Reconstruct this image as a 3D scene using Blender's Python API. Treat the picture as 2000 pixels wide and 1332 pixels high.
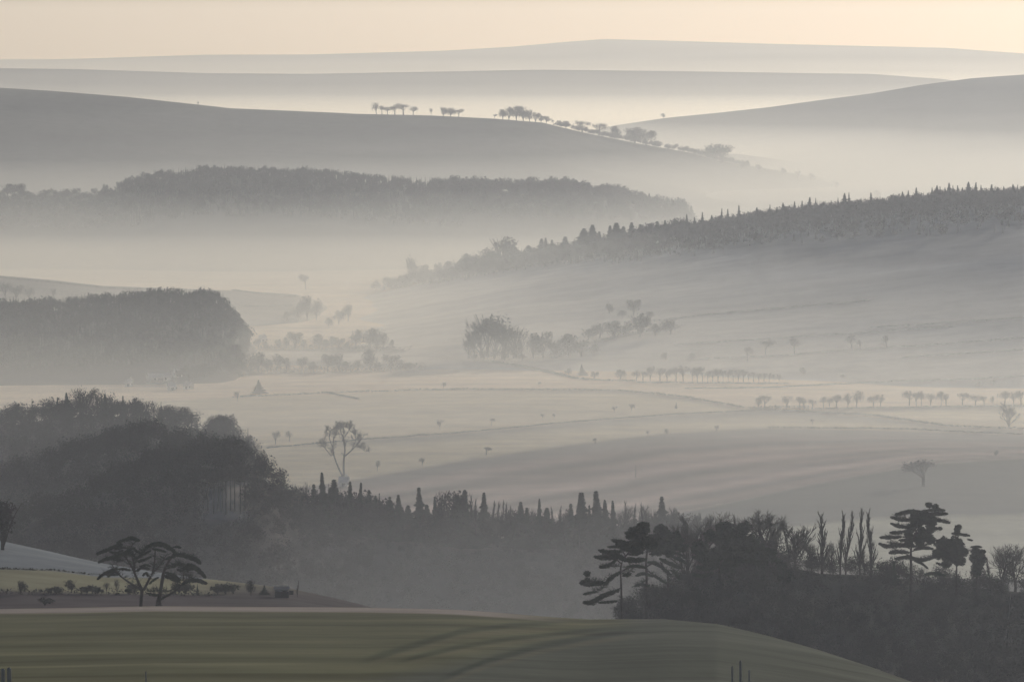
import bpy, math
import numpy as np

S = bpy.context.scene
for o in list(bpy.data.objects):
    bpy.data.objects.remove(o)

# ------------------------------------------------------------------ camera
F = 1000.0 / math.tan(math.radians(6.0))        # focal length in photograph pixels (2000 wide)
PITCH = math.atan(606.0 / F)
CAMZ = 200.0
cam_d = bpy.data.cameras.new('camera')
cam = bpy.data.objects.new('camera', cam_d)
S.collection.objects.link(cam)
cam.location = (0, 0, CAMZ)
cam.rotation_euler = (math.pi / 2 - PITCH, 0, 0)
cam_d.sensor_width = 36.0
cam_d.lens = 18.0 / math.tan(math.radians(6.0))
cam_d.clip_start = 1.0
cam_d.clip_end = 80000.0
S.camera = cam

# ------------------------------------------------------------------ light
SUN_EL = math.radians(10.0)
SUN_AZ = math.radians(24.0)                      # to the right of the view direction
W = bpy.data.worlds.new('World')
S.world = W
W.use_nodes = True
nt = W.node_tree
sky = nt.nodes.new('ShaderNodeTexSky')
sky.sky_type = 'NISHITA'
sky.sun_disc = False
sky.sun_elevation = SUN_EL
sky.sun_rotation = SUN_AZ
sky.air_density = 1.0
sky.dust_density = 0.5
sky.ozone_density = 1.0
tint = nt.nodes.new('ShaderNodeVectorMath'); tint.operation = 'MULTIPLY'
tint.inputs[1].default_value = (0.55, 0.63, 0.92)
nt.links.new(sky.outputs[0], tint.inputs[0]); nt.links.new(tint.outputs[0], nt.nodes['Background'].inputs[0])
nt.nodes['Background'].inputs[1].default_value = 0.05

sun_d = bpy.data.lights.new('sun', 'SUN')
sun_d.energy = 5.0
sun_d.angle = math.radians(0.5)
sun_d.color = (1.0, 0.965, 0.93)
sun = bpy.data.objects.new('sun', sun_d)
S.collection.objects.link(sun)
from mathutils import Vector
sdir = Vector((math.sin(SUN_AZ) * math.cos(SUN_EL), math.cos(SUN_AZ) * math.cos(SUN_EL), math.sin(SUN_EL)))
sun.rotation_euler = sdir.to_track_quat('Z', 'Y').to_euler()
sun.location = (0, 0, 1000)

S.view_settings.view_transform = 'Standard'
S.view_settings.look = 'None'
S.view_settings.exposure = -0.43
S.view_settings.gamma = 1.0
S.render.engine = 'CYCLES'
S.cycles.use_denoising = True
S.cycles.max_bounces = 4
S.cycles.diffuse_bounces = 2
S.cycles.glossy_bounces = 1
S.cycles.volume_bounces = 0
S.cycles.transparent_max_bounces = 64

# ------------------------------------------------------------------ materials
def new_mat(name):
    m = bpy.data.materials.new(name); m.use_nodes = True
    return m, m.node_tree, m.node_tree.nodes['Principled BSDF']

def leafy(name, c0, c1, scale=0.15, rough=0.8):
    m, t, b = new_mat(name)
    g = t.nodes.new('ShaderNodeNewGeometry')
    n = t.nodes.new('ShaderNodeTexNoise'); n.inputs['Scale'].default_value = scale
    n.inputs['Detail'].default_value = 4
    t.links.new(g.outputs['Position'], n.inputs['Vector'])
    r = t.nodes.new('ShaderNodeValToRGB')
    r.color_ramp.elements[0].position = 0.35; r.color_ramp.elements[1].position = 0.65
    r.color_ramp.elements[0].color = (*c0, 1); r.color_ramp.elements[1].color = (*c1, 1)
    t.links.new(n.outputs[0], r.inputs[0]); t.links.new(r.outputs[0], b.inputs['Base Color'])
    b.inputs['Roughness'].default_value = rough
    b.inputs['Specular IOR Level'].default_value = 0.1
    return m

M = {}
M['conifer'] = leafy('conifer_needles', (.022, .034, .024), (.045, .055, .034))
M['cedar'] = leafy('cedar_needles', (.012, .020, .014), (.030, .040, .024), 0.6)
M['bark'] = leafy('bark', (.030, .026, .024), (.06, .05, .045), 1.5)
M['twig'] = leafy('bare_twigs', (.065, .058, .052), (.10, .088, .075), 0.3)
M['scrub'] = leafy('bare_wood_canopy', (.040, .038, .036), (.062, .056, .052), 0.03)
M['hedge'] = leafy('hedge_leaves', (.045, .047, .036), (.085, .08, .06), 0.12)
M['palebark'] = leafy('pale_bark', (.22, .20, .19), (.32, .30, .28), 1.0)

def ground_mat(name, frost=0.4, scale=(0.004, 0.03), spec=0.0):
    """field surface: tint from the mesh's own field colours, broken up by grass tone, tramlines and frost"""
    m, t, b = new_mat(name)
    a = t.nodes.new('ShaderNodeAttribute'); a.attribute_name = 'field_tint'
    g = t.nodes.new('ShaderNodeNewGeometry')
    mp = t.nodes.new('ShaderNodeMapping'); mp.inputs['Scale'].default_value = (scale[0], scale[1], scale[0])
    t.links.new(g.outputs['Position'], mp.inputs['Vector'])
    n = t.nodes.new('ShaderNodeTexNoise'); n.inputs['Scale'].default_value = 1.0; n.inputs['Detail'].default_value = 5
    t.links.new(mp.outputs[0], n.inputs['Vector'])
    n2 = t.nodes.new('ShaderNodeTexNoise'); n2.inputs['Scale'].default_value = 0.06; n2.inputs['Detail'].default_value = 12; n2.inputs['Roughness'].default_value = .62
    t.links.new(g.outputs['Position'], n2.inputs['Vector'])
    add = t.nodes.new('ShaderNodeMath'); add.operation = 'ADD'
    t.links.new(n.outputs[0], add.inputs[0]); t.links.new(n2.outputs[0], add.inputs[1])
    mr = t.nodes.new('ShaderNodeMapRange')
    mr.inputs['From Min'].default_value = 0.6; mr.inputs['From Max'].default_value = 1.4
    mr.inputs['To Min'].default_value = 0.72; mr.inputs['To Max'].default_value = 1.28
    t.links.new(add.outputs[0], mr.inputs['Value'])
    mx = t.nodes.new('ShaderNodeVectorMath'); mx.operation = 'SCALE'
    t.links.new(a.outputs['Color'], mx.inputs[0]); t.links.new(mr.outputs[0], mx.inputs['Scale'])
    t.links.new(mx.outputs[0], b.inputs['Base Color'])
    b.inputs['Roughness'].default_value = 0.75
    b.inputs['Specular IOR Level'].default_value = spec
    b.inputs['Sheen Weight'].default_value = frost
    b.inputs['Sheen Roughness'].default_value = 0.5
    b.inputs['Sheen Tint'].default_value = (1, .97, .92, 1)
    return m
M['field'] = ground_mat('frosted_fields', 0.0, spec=0.02)
M['down'] = ground_mat('downland_turf', 0.0, (0.0012, 0.006))
M['grass'] = ground_mat('foreground_grass', 0.0, (0.012, 0.07))

# ------------------------------------------------------------------ helpers
cP, sP = math.cos(PITCH), math.sin(PITCH)
def V(py):                                        # height of the sight line per metre of depth
    b = (666.0 - np.asarray(py, float)) / F
    return (-sP + b * cP) / (cP + b * sP)
def U(px, py):
    b = (666.0 - np.asarray(py, float)) / F
    return ((np.asarray(px, float) - 1000.0) / F) / (cP + b * sP)
def to_px(x, y, z):
    dz = z - CAMZ
    dep = y * cP - dz * sP
    return 1000 + F * x / dep, 666 - F * (y * sP + dz * cP) / dep
def zat(py, d):
    return CAMZ + V(py) * d

def tag(o, label=None, cat=None, group=None, kind=None):
    if label: o['label'] = label
    if cat: o['category'] = cat
    if group: o['group'] = group
    if kind: o['kind'] = kind
    return o

def mesh_from(name, co, faces_v, k, mat, smooth=False):
    me = bpy.data.meshes.new(name)
    co = np.ascontiguousarray(co, np.float32); fv = np.ascontiguousarray(faces_v, np.int32).ravel()
    nf = len(fv) // k
    me.vertices.add(len(co)); me.vertices.foreach_set('co', co.ravel())
    me.loops.add(len(fv)); me.loops.foreach_set('vertex_index', fv)
    me.polygons.add(nf); me.polygons.foreach_set('loop_start', np.arange(nf, dtype=np.int32) * k)
    try: me.polygons.foreach_set('loop_total', np.full(nf, k, np.int32))
    except Exception: pass
    if smooth: me.polygons.foreach_set('use_smooth', np.ones(nf, bool))
    me.update(calc_edges=True)
    me.materials.append(mat)
    return me

def soup(name, tris, mat):                       # tris: (n,3,3)
    tris = np.asarray(tris, float).reshape(-1, 3)
    return mesh_from(name, tris, np.arange(len(tris)), 3, mat)

def link(name, me, parent=None, loc=None):
    o = bpy.data.objects.new(name, me)
    S.collection.objects.link(o)
    if parent is not None: o.parent = parent
    if loc is not None: o.location = loc
    return o

def unit(v):
    return v / (np.linalg.norm(v, axis=-1, keepdims=True) + 1e-9)

# smooth value noise on the plane
_rn = np.random.RandomState(5)
_ph = _rn.rand(24, 3) * 6.283
_an = _rn.rand(24) * 6.283
def undul(x, y, wl):
    s = 0
    for i in range(6):
        w = wl * (0.45 + 0.22 * i)
        a = _an[i]
        s = s + np.sin((x * math.cos(a) + y * math.sin(a)) * 6.283 / w + _ph[i, 0]) * np.cos((x * math.sin(a + 1) - y * math.cos(a + 1)) * 6.283 / (w * 1.7) + _ph[i, 1])
    return s / 3.0

def pchip(D, Z, q):
    """monotone cubic through (D_i,Z_i) per column; D,Z: (n,m) rows increasing in D; q: (k,m)"""
    h = np.diff(D, axis=0); dl = np.diff(Z, axis=0) / h
    m = np.zeros_like(Z)
    a, b = dl[:-1], dl[1:]
    same = (a * b) > 0
    m[1:-1] = np.where(same, 2 * a * b / np.where(same, a + b, 1), 0)
    m[0] = dl[0]; m[-1] = dl[-1]
    out = np.full(q.shape, -1e3)
    for i in range(len(D) - 1):
        t = (q - D[i]) / h[i]
        msk = (t >= 0) & (t <= 1)
        v = ((2*t**3 - 3*t**2 + 1) * Z[i] + (t**3 - 2*t**2 + t) * h[i] * m[i] + (-2*t**3 + 3*t**2) * Z[i+1] + (t**3 - t**2) * h[i] * m[i+1])
        out = np.where(msk, v, out)
    return out

# ------------------------------------------------------------------ hills as lofted surfaces
class Hill:
    def __init__(s, name, crest, D, front, back, und=(0, 500), umin=-0.22, umax=0.22, du=0.0007, rows=70, mat='down', tint=None):
        """crest: [(px,py)] ground skyline; D: number or [(px,dist)]; front/back: [(offset m, ('z',z)|('y',dpy)|('yy',[(px,py)]))]"""
        cr = np.array(crest, float)
        s.name = name; s.mat = mat; s.tint = tint; s.und = und
        s.cu = U(cr[:, 0], cr[:, 1]); s.cy = cr[:, 1]
        if np.isscalar(D): D = [(0, D), (2000, D)]
        dd = np.array(D, float); s.du_ = (dd[:, 0] - 1000) / F; s.dd = dd[:, 1]
        s.front = front; s.back = back
        s.ug = np.arange(umin, umax + du, du)
        s.rows = rows
    def crestD(s, u): return np.interp(u, s.du_, s.dd)
    def crestY(s, u): return np.interp(u, s.cu, s.cy)
    def ctrl(s, u):
        D0 = s.crestD(u); y0 = s.crestY(u)
        ds, zs = [], []
        def val(spec, d):
            k, v = spec
            if k == 'z': return np.full(u.shape, float(v))
            if k == 'f': zc = zat(y0, D0); return -8 + v * (zc + 8)
            if k == 'y': return zat(y0 + v, d)
            if k == 'yy':
                a = np.array(v, float)
                return zat(np.interp(u, (a[:, 0] - 1000) / F, a[:, 1]), d)
        for off, sp in sorted(s.front, key=lambda t: -s._o(t[0], 1.0)):
            d = D0 - s._o(off, D0); ds.append(d); zs.append(val(sp, d))
        ds.append(D0); zs.append(zat(y0, D0))
        for off, sp in s.back:
            d = D0 + s._o(off, D0); ds.append(d); zs.append(val(sp, d))
        return np.array(ds), np.array(zs)
    @staticmethod
    def _o(off, D0):
        return off if not isinstance(off, str) else float(off) * D0   # '0.4' = share of the crest distance
    def z(s, u, d):
        u = np.atleast_1d(np.asarray(u, float)); d = np.atleast_1d(np.asarray(d, float))
        Dc, Zc = s.ctrl(u)
        v = pchip(Dc, Zc, d[None, :])[0]
        if s.und[0]:
            e = np.clip(np.abs(d - s.crestD(u)) / 150.0, 0, 1)
            v = np.where(v > -900, v + e * s.und[0] * undul(u * d, d, s.und[1]), v)
        return v
    def build(s, kind='structure'):
        Dc, Zc = s.ctrl(s.ug)
        k = s.rows
        # rows concentrated around the crest
        t = np.linspace(0, 1, k)
        n = len(Dc)
        q = np.array([np.interp(t * (n - 1), np.arange(n), Dc[:, j]) for j in range(len(s.ug))]).T
        uu = np.broadcast_to(s.ug, q.shape)
        z = s.z(uu.ravel(), q.ravel()).reshape(q.shape)
        return grid_mesh(s.name, uu * q, q, z, M[s.mat], s.tint, kind)

def grid_mesh(name, X, Y, Z, mat, tint, kind='structure'):
    r, c = X.shape
    co = np.stack([X, Y, Z], -1).reshape(-1, 3)
    i = np.arange(r * c).reshape(r, c)
    f = np.stack([i[:-1, :-1], i[:-1, 1:], i[1:, 1:], i[1:, :-1]], -1).reshape(-1, 4)
    me = mesh_from(name, co, f, 4, mat, True)
    px, py = to_px(co[:, 0], co[:, 1], co[:, 2])
    col = tint(px, py, co) if callable(tint) else np.broadcast_to(np.array(tint, float), (len(co), 3))
    at = me.color_attributes.new('field_tint', 'FLOAT_COLOR', 'POINT')
    at.data.foreach_set('color', np.concatenate([np.clip(col, 0, 1), np.ones((len(co), 1))], 1).astype(np.float32).ravel())
    o = link(name, me)
    o['kind'] = kind
    return o

def smooth(x, a, b):
    t = np.clip((x - a) / (b - a), 0, 1); return t * t * (3 - 2 * t)
def curve(pts):
    a = np.array(pts, float); return lambda px: np.interp(px, a[:, 0], a[:, 1])
def mix(c, d, t):
    return c * (1 - t[:, None]) + np.array(d) * t[:, None]

TURF = (.10, .10, .09)
def turf_bands(base, amp=.25, wl=9.0):
    def f(px, py, co):
        z = co[:, 2]
        b = np.sin(z / wl + 2.5 * undul(co[:, 0], co[:, 1], 1500))
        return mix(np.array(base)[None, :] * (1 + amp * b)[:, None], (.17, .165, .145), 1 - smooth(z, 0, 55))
    return f

hills = {}
def H(key, *a, **k):
    hills[key] = Hill(*a, **k); return hills[key]

H('A', 'hill_farthest', [(-600,128),(0,121),(200,115),(400,108),(600,107),(860,100),(1000,92),(1100,83),(1180,77),(1300,80),(1500,86),(1850,94),(2000,105),(2600,130)],
  17500, [(1600, ('z', -8)), (800, ('y', 60))], [(1500, ('z', 90)), (4000, ('z', -8))], (3, 3000), tint=turf_bands(TURF))
H('B', 'hill_far', [(-600,130),(0,134),(150,136),(400,144),(600,146),(850,142),(1050,138),(1300,140),(1700,145),(1840,155),(2000,178),(2600,190)],
  12000, [(1100, ('z', -8)), (550, ('y', 75))], [(900, ('z', 60)), (2500, ('z', -8))], (3, 2500), tint=turf_bands(TURF))
H('C', 'hill_right', [(-600,330),(900,330),(1000,300),(1100,270),(1200,246),(1300,231),(1400,221),(1500,210),(1600,196),(1700,183),(1800,166),(1900,153),(2000,146),(2300,135),(2800,140)],
  8200, [(2300, ('z', -8)), (1500, ('f', .14)), (600, ('y', 85))], [(700, ('f', .5)), (1700, ('z', -8))], (3, 1500), tint=turf_bands(TURF))
H('D2', 'hill_spur', [(-600,360),(1200,330),(1350,300),(1440,302),(1500,310),(1600,327),(1700,346),(1800,372),(1950,410),(2800,420)],
  7000, [(900, ('z', -8)), (350, ('y', 40))], [(500, ('f', .3)), (900, ('z', -8))], (1, 900), tint=turf_bands(TURF))
H('D', 'hill_left', [(-600,150),(0,172),(100,178),(250,190),(370,203),(450,212),(640,220),(700,223),(840,226),(960,232),(1060,240),(1100,250),(1150,262),(1250,282),(1350,300),(1400,315),(1500,332),(1600,352),(1700,378),(1800,398),(2000,430),(2800,450)],
  6300, [(1500, ('z', -8)), (1000, ('f', .13)), (700, ('f', .3)), (350, ('y', 70))], [(500, ('f', .25)), (900, ('z', -8))], (2, 1000), tint=turf_bands((.15,.148,.13), .25, 7))
H('E', 'hill_wooded', [(-600,410),(0,384),(100,382),(170,382),(230,376),(250,368),(300,352),(400,343),(600,346),(700,356),(800,364),(950,372),(1000,374),(1060,372),(1100,370),(1150,380),(1200,386),(1250,400),(1330,416),(1348,432),(1380,475),(1420,530),(1500,580),(2800,640)],
  4800, [(1200, ('z', -8)), (800, ('f', .12)), (520, ('f', .3)), (260, ('y', 60))], [(250, ('f', .3)), (600, ('z', -8))], (1.5, 500), tint=turf_bands((.16,.155,.13)))
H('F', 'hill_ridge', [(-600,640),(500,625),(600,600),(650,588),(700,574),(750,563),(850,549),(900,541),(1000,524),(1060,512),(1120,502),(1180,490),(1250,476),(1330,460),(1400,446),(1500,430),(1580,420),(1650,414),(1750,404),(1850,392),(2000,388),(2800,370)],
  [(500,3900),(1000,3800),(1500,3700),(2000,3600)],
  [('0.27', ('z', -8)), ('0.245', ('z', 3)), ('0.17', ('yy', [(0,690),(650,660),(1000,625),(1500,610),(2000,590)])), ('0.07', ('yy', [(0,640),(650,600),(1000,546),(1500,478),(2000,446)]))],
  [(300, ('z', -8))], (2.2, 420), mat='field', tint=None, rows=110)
H('G2', 'hill_pasture', [(-600,530),(0,541),(100,550),(200,562),(300,566),(450,572),(580,581),(630,600),(700,625),(2800,660)],
  3500, [(330, ('z', -8)), (150, ('y', 45))], [(300, ('z', -8))], (0.6, 300), mat='field', tint=(.30,.28,.245))
H('G', 'hill_plantation', [(-600,620),(0,612),(100,610),(200,602),(260,596),(330,592),(400,593),(430,600),(455,622),(475,655),(495,690),(560,720),(2800,760)],
  3000, [(420, ('z', -8)), (260, ('f', .28)), (110, ('y', 60))], [(250, ('z', -8))], (1, 200), tint=(.12,.11,.10))
H('I', 'hill_copse', [(-600,850),(0,836),(100,820),(200,812),(300,826),(400,846),(450,850),(485,885),(510,925),(540,975),(2800,1010)],
  2100, [(260, ('z', -8)), (120, ('y', 90))], [(150, ('z', -8))], (1, 160), tint=(.12,.11,.10))
H('J', 'hill_wood', [(-600,985),(0,952),(100,918),(200,892),(295,866),(350,884),(400,915),(460,960),(520,1010),(620,1060),(800,1120),(2800,1150)],
  1830, [(210, ('z', -8)), (90, ('y', 120))], [(120, ('z', -8))], (0.8, 120), tint=(.11,.10,.095))
H('J2', 'hill_wood_near', [(-600,1120),(0,1045),(100,1008),(200,968),(300,930),(360,907),(400,896),(440,898),(500,922),(530,950),(548,985),(580,1030),(640,1065),(800,1120),(2800,1150)],
  1660, [(170, ('z', -8)), (80, ('y', 120))], [(110, ('z', -8))], (0.8, 120), tint=lambda px, py, co: mix(np.tile(np.array([.11, .10, .095]), (len(px), 1)), (.42, .38, .34), smooth(px, 385, 395) * (1 - smooth(px, 484, 494)) * smooth(py, 930, 945) * (1 - smooth(py, 1005, 1020))))
H('K', 'hill_bank', [(-600,1120),(0,1110),(300,1070),(450,1040),(550,1025),(700,1045),(900,1062),(1200,1068),(1400,1062),(1480,1095),(1600,1140),(2000,1180),(2800,1200)],
  1700, [(190, ('z', -8)), (80, ('y', 95))], [(200, ('z', -6))], (0.8, 140), tint=(.12,.105,.095))
H('M', 'hill_farm', [(-600,1030),(0,1058),(100,1078),(200,1100),(300,1116),(400,1130),(560,1150),(650,1172),(750,1200),(900,1240),(1100,1300),(2800,1400)],
  1200, [(420, ('z', -8)), (260, ('yy', [(0,1215),(700,1215),(900,1260),(2000,1450)])), (130, ('yy', [(0,1168),(560,1178),(700,1196),(900,1250),(2000,1430)]))], [(160, ('z', -8))], (0.3, 150), mat='grass', tint=None, rows=110)
H('O', 'hill_shelter', [(-600,1400),(1000,1300),(1150,1240),(1230,1205),(1300,1168),(1380,1128),(1430,1098),(1480,1092),(1540,1108),(1600,1122),(1700,1126),(1800,1136),(1900,1150),(2000,1160),(2300,1185),(2800,1200)],
  1200, [(360, ('z', -8)), (250, ('yy', [(0,1560),(1100,1500),(1400,1480),(2000,1470),(2500,1470)])), (110, ('yy', [(0,1450),(1000,1360),(1300,1290),(1500,1275),(2000,1310),(2500,1320)]))], [(130, ('z', -8))], (0.6, 120), tint=(.10,.095,.085))
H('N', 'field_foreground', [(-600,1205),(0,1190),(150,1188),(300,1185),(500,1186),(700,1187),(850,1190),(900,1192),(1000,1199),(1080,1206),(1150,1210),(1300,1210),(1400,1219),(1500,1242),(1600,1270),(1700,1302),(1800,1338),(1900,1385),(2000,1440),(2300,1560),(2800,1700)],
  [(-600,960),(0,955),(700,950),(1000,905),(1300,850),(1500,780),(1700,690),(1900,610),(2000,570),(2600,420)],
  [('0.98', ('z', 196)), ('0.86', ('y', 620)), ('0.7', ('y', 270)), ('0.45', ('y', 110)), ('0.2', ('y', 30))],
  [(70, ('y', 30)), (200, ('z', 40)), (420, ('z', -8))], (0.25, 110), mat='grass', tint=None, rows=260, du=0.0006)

# field colours -----------------------------------------------------------
L1 = curve([(0,800),(450,776),(860,760),(1200,762),(1330,775),(1450,797),(1560,800),(2000,790)])
L2 = curve([(0,900),(520,875),(700,858),(900,845),(1100,825),(1300,810),(1500,800),(1700,812),(1850,832),(2000,838)])
L3 = curve([(0,980),(560,955),(700,935),(900,900),(1100,870),(1300,845),(1500,835),(1700,838),(2000,848)])
L4 = curve([(0,1200),(900,1085),(1200,1030),(1300,1005),(1400,985),(1600,942),(1800,905),(2000,893)])
L5 = curve([(0,1300),(1400,1040),(1700,1010),(2000,1002)])
def ground_tint(px, py, co):
    n = undul(co[:, 0], co[:, 1], 260)
    n2 = undul(co[:, 0] + 900, co[:, 1] * 2.2, 700)
    c = np.tile(np.array([.84, .68, .50]), (len(px), 1)) * (1 + .10 * n2)[:, None]
    c = mix(c, (.72, .62, .44), smooth(py, L1(px) - 2, L1(px) + 3))
    c = mix(c, (.74, .65, .46), smooth(py, L2(px) - 2, L2(px) + 4))
    c = mix(c, (.34, .265, .23), smooth(py, L3(px) - 2, L3(px) + 5))
    # drilled bands following the lie of the ploughland
    w = (py - L3(px)) / (np.maximum(L4(px) - L3(px), 20))
    band = (np.sin(w * 19 + 1.5 * n) + .6 * np.sin(w * 43 + n2 * 2)) * ((w > 0.1) & (w < 1.0))
    c = c * (1 + .38 * band)[:, None]
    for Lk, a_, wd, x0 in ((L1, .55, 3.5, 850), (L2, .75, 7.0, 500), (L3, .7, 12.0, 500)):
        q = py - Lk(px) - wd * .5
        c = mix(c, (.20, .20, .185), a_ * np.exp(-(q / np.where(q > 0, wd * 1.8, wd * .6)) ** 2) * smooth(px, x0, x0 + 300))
    c = mix(c, (.055, .062, .055), smooth(py, L4(px) - 3, L4(px) + 6))
    c = mix(c, (.40, .40, .30), smooth(py, L5(px) - 3, L5(px) + 8) * (py > L5(px) - 3))
    c = mix(c, (.15, .145, .13), smooth(co[:, 1], 3500, 4300))
    return c * (1 + .06 * n)[:, None]
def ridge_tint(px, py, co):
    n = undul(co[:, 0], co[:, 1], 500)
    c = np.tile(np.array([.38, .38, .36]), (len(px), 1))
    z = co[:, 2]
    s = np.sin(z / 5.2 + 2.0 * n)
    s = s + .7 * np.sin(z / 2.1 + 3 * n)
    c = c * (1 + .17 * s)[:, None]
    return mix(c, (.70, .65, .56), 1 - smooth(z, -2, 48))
def farm_tint(px, py, co):
    c = np.tile(np.array([.27, .29, .30]), (len(px), 1))
    a = curve([(-300,1102),(0,1109),(100,1112),(200,1126),(420,1130),(600,1152)])
    b = curve([(-300,1152),(0,1152),(200,1158),(400,1160),(600,1166)])
    c = mix(c, (.33, .31, .20), smooth(py, a(px) - 1, a(px) + 3))
    c = mix(c, (.13, .11, .108), smooth(py, b(px) - 3, b(px) + 4))
    c = mix(c, (.12, .105, .10), smooth(py, 1120, 1165) * smooth(px, 330, 480))
    return c
def fg_tint(px, py, co):
    x, y = co[:, 0], co[:, 1]
    cy = hills['N'].crestY(x / np.maximum(y, 1))
    n = undul(x, y * .6, 160) + .8 * undul(x, y, 23)
    c = np.tile(np.array([.185, .180, .108]), (len(px), 1))
    st = np.sin((y + 0.25 * x + 9 * undul(x, y, 300)) / 11.0)
    st = st + .8 * undul(x * .25, y, 38)
    c = c * (1 + .13 * st * smooth(y, 150, 400))[:, None]
    # worn pale turf along the brow
    c = mix(c, (.42, .36, .31), (1 - smooth(np.abs(py - cy - 3), 3, 7)) * (1 - smooth(px, 900, 1150)) * (y > 700))
    c = mix(c, (.38, .375, .36), (1 - smooth(py - cy, 4, 11)) * smooth(px, 1200, 1350))
    # greener right half beyond the painted shadow bands
    r = smooth(px - (1000 + (1260 - py) * 4.2), -60, 120)
    c = mix(c, (.15, .155, .12), r)
    # shadow bands painted into the field colour, each with a paler edge
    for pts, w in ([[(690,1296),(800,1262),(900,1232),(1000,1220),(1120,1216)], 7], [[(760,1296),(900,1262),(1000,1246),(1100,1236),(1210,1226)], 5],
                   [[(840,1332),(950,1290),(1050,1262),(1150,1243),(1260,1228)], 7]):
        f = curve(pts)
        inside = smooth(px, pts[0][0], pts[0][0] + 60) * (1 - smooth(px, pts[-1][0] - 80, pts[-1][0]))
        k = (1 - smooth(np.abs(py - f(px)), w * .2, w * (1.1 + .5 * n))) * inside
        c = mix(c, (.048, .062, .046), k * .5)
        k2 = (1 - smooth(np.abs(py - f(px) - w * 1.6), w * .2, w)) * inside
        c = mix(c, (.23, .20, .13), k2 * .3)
    return c * (1 + .08 * n)[:, None]
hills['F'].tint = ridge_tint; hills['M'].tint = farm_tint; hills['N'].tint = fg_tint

def ground_z(u, d):
    u = np.asarray(u, float); d = np.asarray(d, float)
    x = u * d
    e = smooth(d, 1500, 2000)
    g = (1.5 * undul(x, d, 800) + 1.1 * undul(x + 500, d, 330)) * e
    # two broad swells in the valley floor
    g = g + 7 * np.exp(-(((x - 10) / 240) ** 2 + ((d - 2600) / 190) ** 2))
    g = g + 1.5 * np.exp(-(((x - 60) / 300) ** 2 + ((d - 2300) / 120) ** 2))
    return g
def HT(u, d):
    u = np.atleast_1d(np.asarray(u, float)); d = np.atleast_1d(np.asarray(d, float))
    z = ground_z(u, d)
    for h in hills.values():
        z = np.maximum(z, h.z(u, d))
    return z
_ds = np.concatenate([np.arange(120, 1400, 2.0), np.arange(1400, 5000, 3.0), np.arange(5000, 19000, 10.0)])
def hit(px, py, dmin=0):
    """first ground point on the sight line through a photograph pixel"""
    u = float(U(px, py)); v = float(V(py))
    c = _ds[::6]; z = HT(np.full(len(c), u), c)
    ok = np.where((z >= CAMZ + v * c) & (c > dmin))[0]
    if not len(ok): return None
    f = _ds[max(0, ok[0] * 6 - 6):ok[0] * 6 + 1]; z = HT(np.full(len(f), u), f)
    ok = np.where((z >= CAMZ + v * f) & (f > dmin))[0]
    d = f[ok[0]]; z = z
    return np.array([u * d, d, float(z[ok[0]])])
def on(key, px, off=0.0):
    """a point on a hill, `off` metres this side of its crest"""
    h = hills[key]; u = (px - 1000) / F
    for _ in range(3):
        y0 = float(h.crestY(u)); u = float(U(px, y0))
    d = float(h.crestD(u)) - off
    return np.array([u * d, d, float(h.z(u, d)[0])])
def pix(d): return d / F                           # metres per photograph pixel at that distance

# ------------------------------------------------------------------ build the ground
rows = np.concatenate([np.geomspace(60, 1500, 60), np.geomspace(1506, 6000, 360), np.geomspace(6060, 22400, 44)])
ug = np.arange(-0.24, 0.2401, 0.0008)
DD, UU = np.meshgrid(rows, ug, indexing='ij')
g = ground_z(UU, DD)
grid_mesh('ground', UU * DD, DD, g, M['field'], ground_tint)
for h in hills.values():
    h.build()

# ------------------------------------------------------------------ plant shapes (triangle soups, metres, base at origin)
def tube(path, rad, n=5, wob=0):
    path = np.asarray(path, float); rad = np.asarray(rad, float)
    t = unit(np.gradient(path, axis=0))
    ref = np.where(np.abs(t[:, 2:3]) > .9, np.array([[1., 0, 0]]), np.array([[0, 0, 1.]]))
    a = unit(np.cross(t, ref)); b = np.cross(t, a)
    th = np.arange(n) * 2 * math.pi / n
    ring = path[:, None, :] + rad[:, None, None] * (np.cos(th)[None, :, None] * a[:, None, :] + np.sin(th)[None, :, None] * b[:, None, :])
    r0 = ring[:-1]; r1 = ring[1:]
    r0n = np.roll(r0, -1, 1); r1n = np.roll(r1, -1, 1)
    return np.concatenate([np.stack([r0, r0n, r1n], 2).reshape(-1, 3, 3), np.stack([r0, r1n, r1], 2).reshape(-1, 3, 3)])

def leaves(rng, P, size, flat=0.0, jit=0.4):
    n = len(P)
    s = size * (1 - jit + 2 * jit * rng.rand(n, 1, 1))
    o = rng.randn(n, 3, 3); o = unit(o) * s
    o[:, :, 2] *= (1 - flat)
    return P[:, None, :] + o

def bez(pts, n=12):
    """smooth curve through points"""
    p = np.asarray(pts, float)
    if len(p) < 3:
        t = np.linspace(0, 1, n)[:, None]; return p[0] * (1 - t) + p[-1] * t
    q = np.vstack([2 * p[0] - p[1], p, 2 * p[-1] - p[-2]])
    out = []
    for i in range(1, len(q) - 2):
        for t in np.linspace(0, 1, max(3, n // (len(p) - 1)), endpoint=False):
            out.append(.5 * ((2 * q[i]) + (-q[i-1] + q[i+1]) * t + (2*q[i-1] - 5*q[i] + 4*q[i+1] - q[i+2]) * t*t + (-q[i-1] + 3*q[i] - 3*q[i+1] + q[i+2]) * t**3))
    out.append(p[-1]); return np.array(out)

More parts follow.
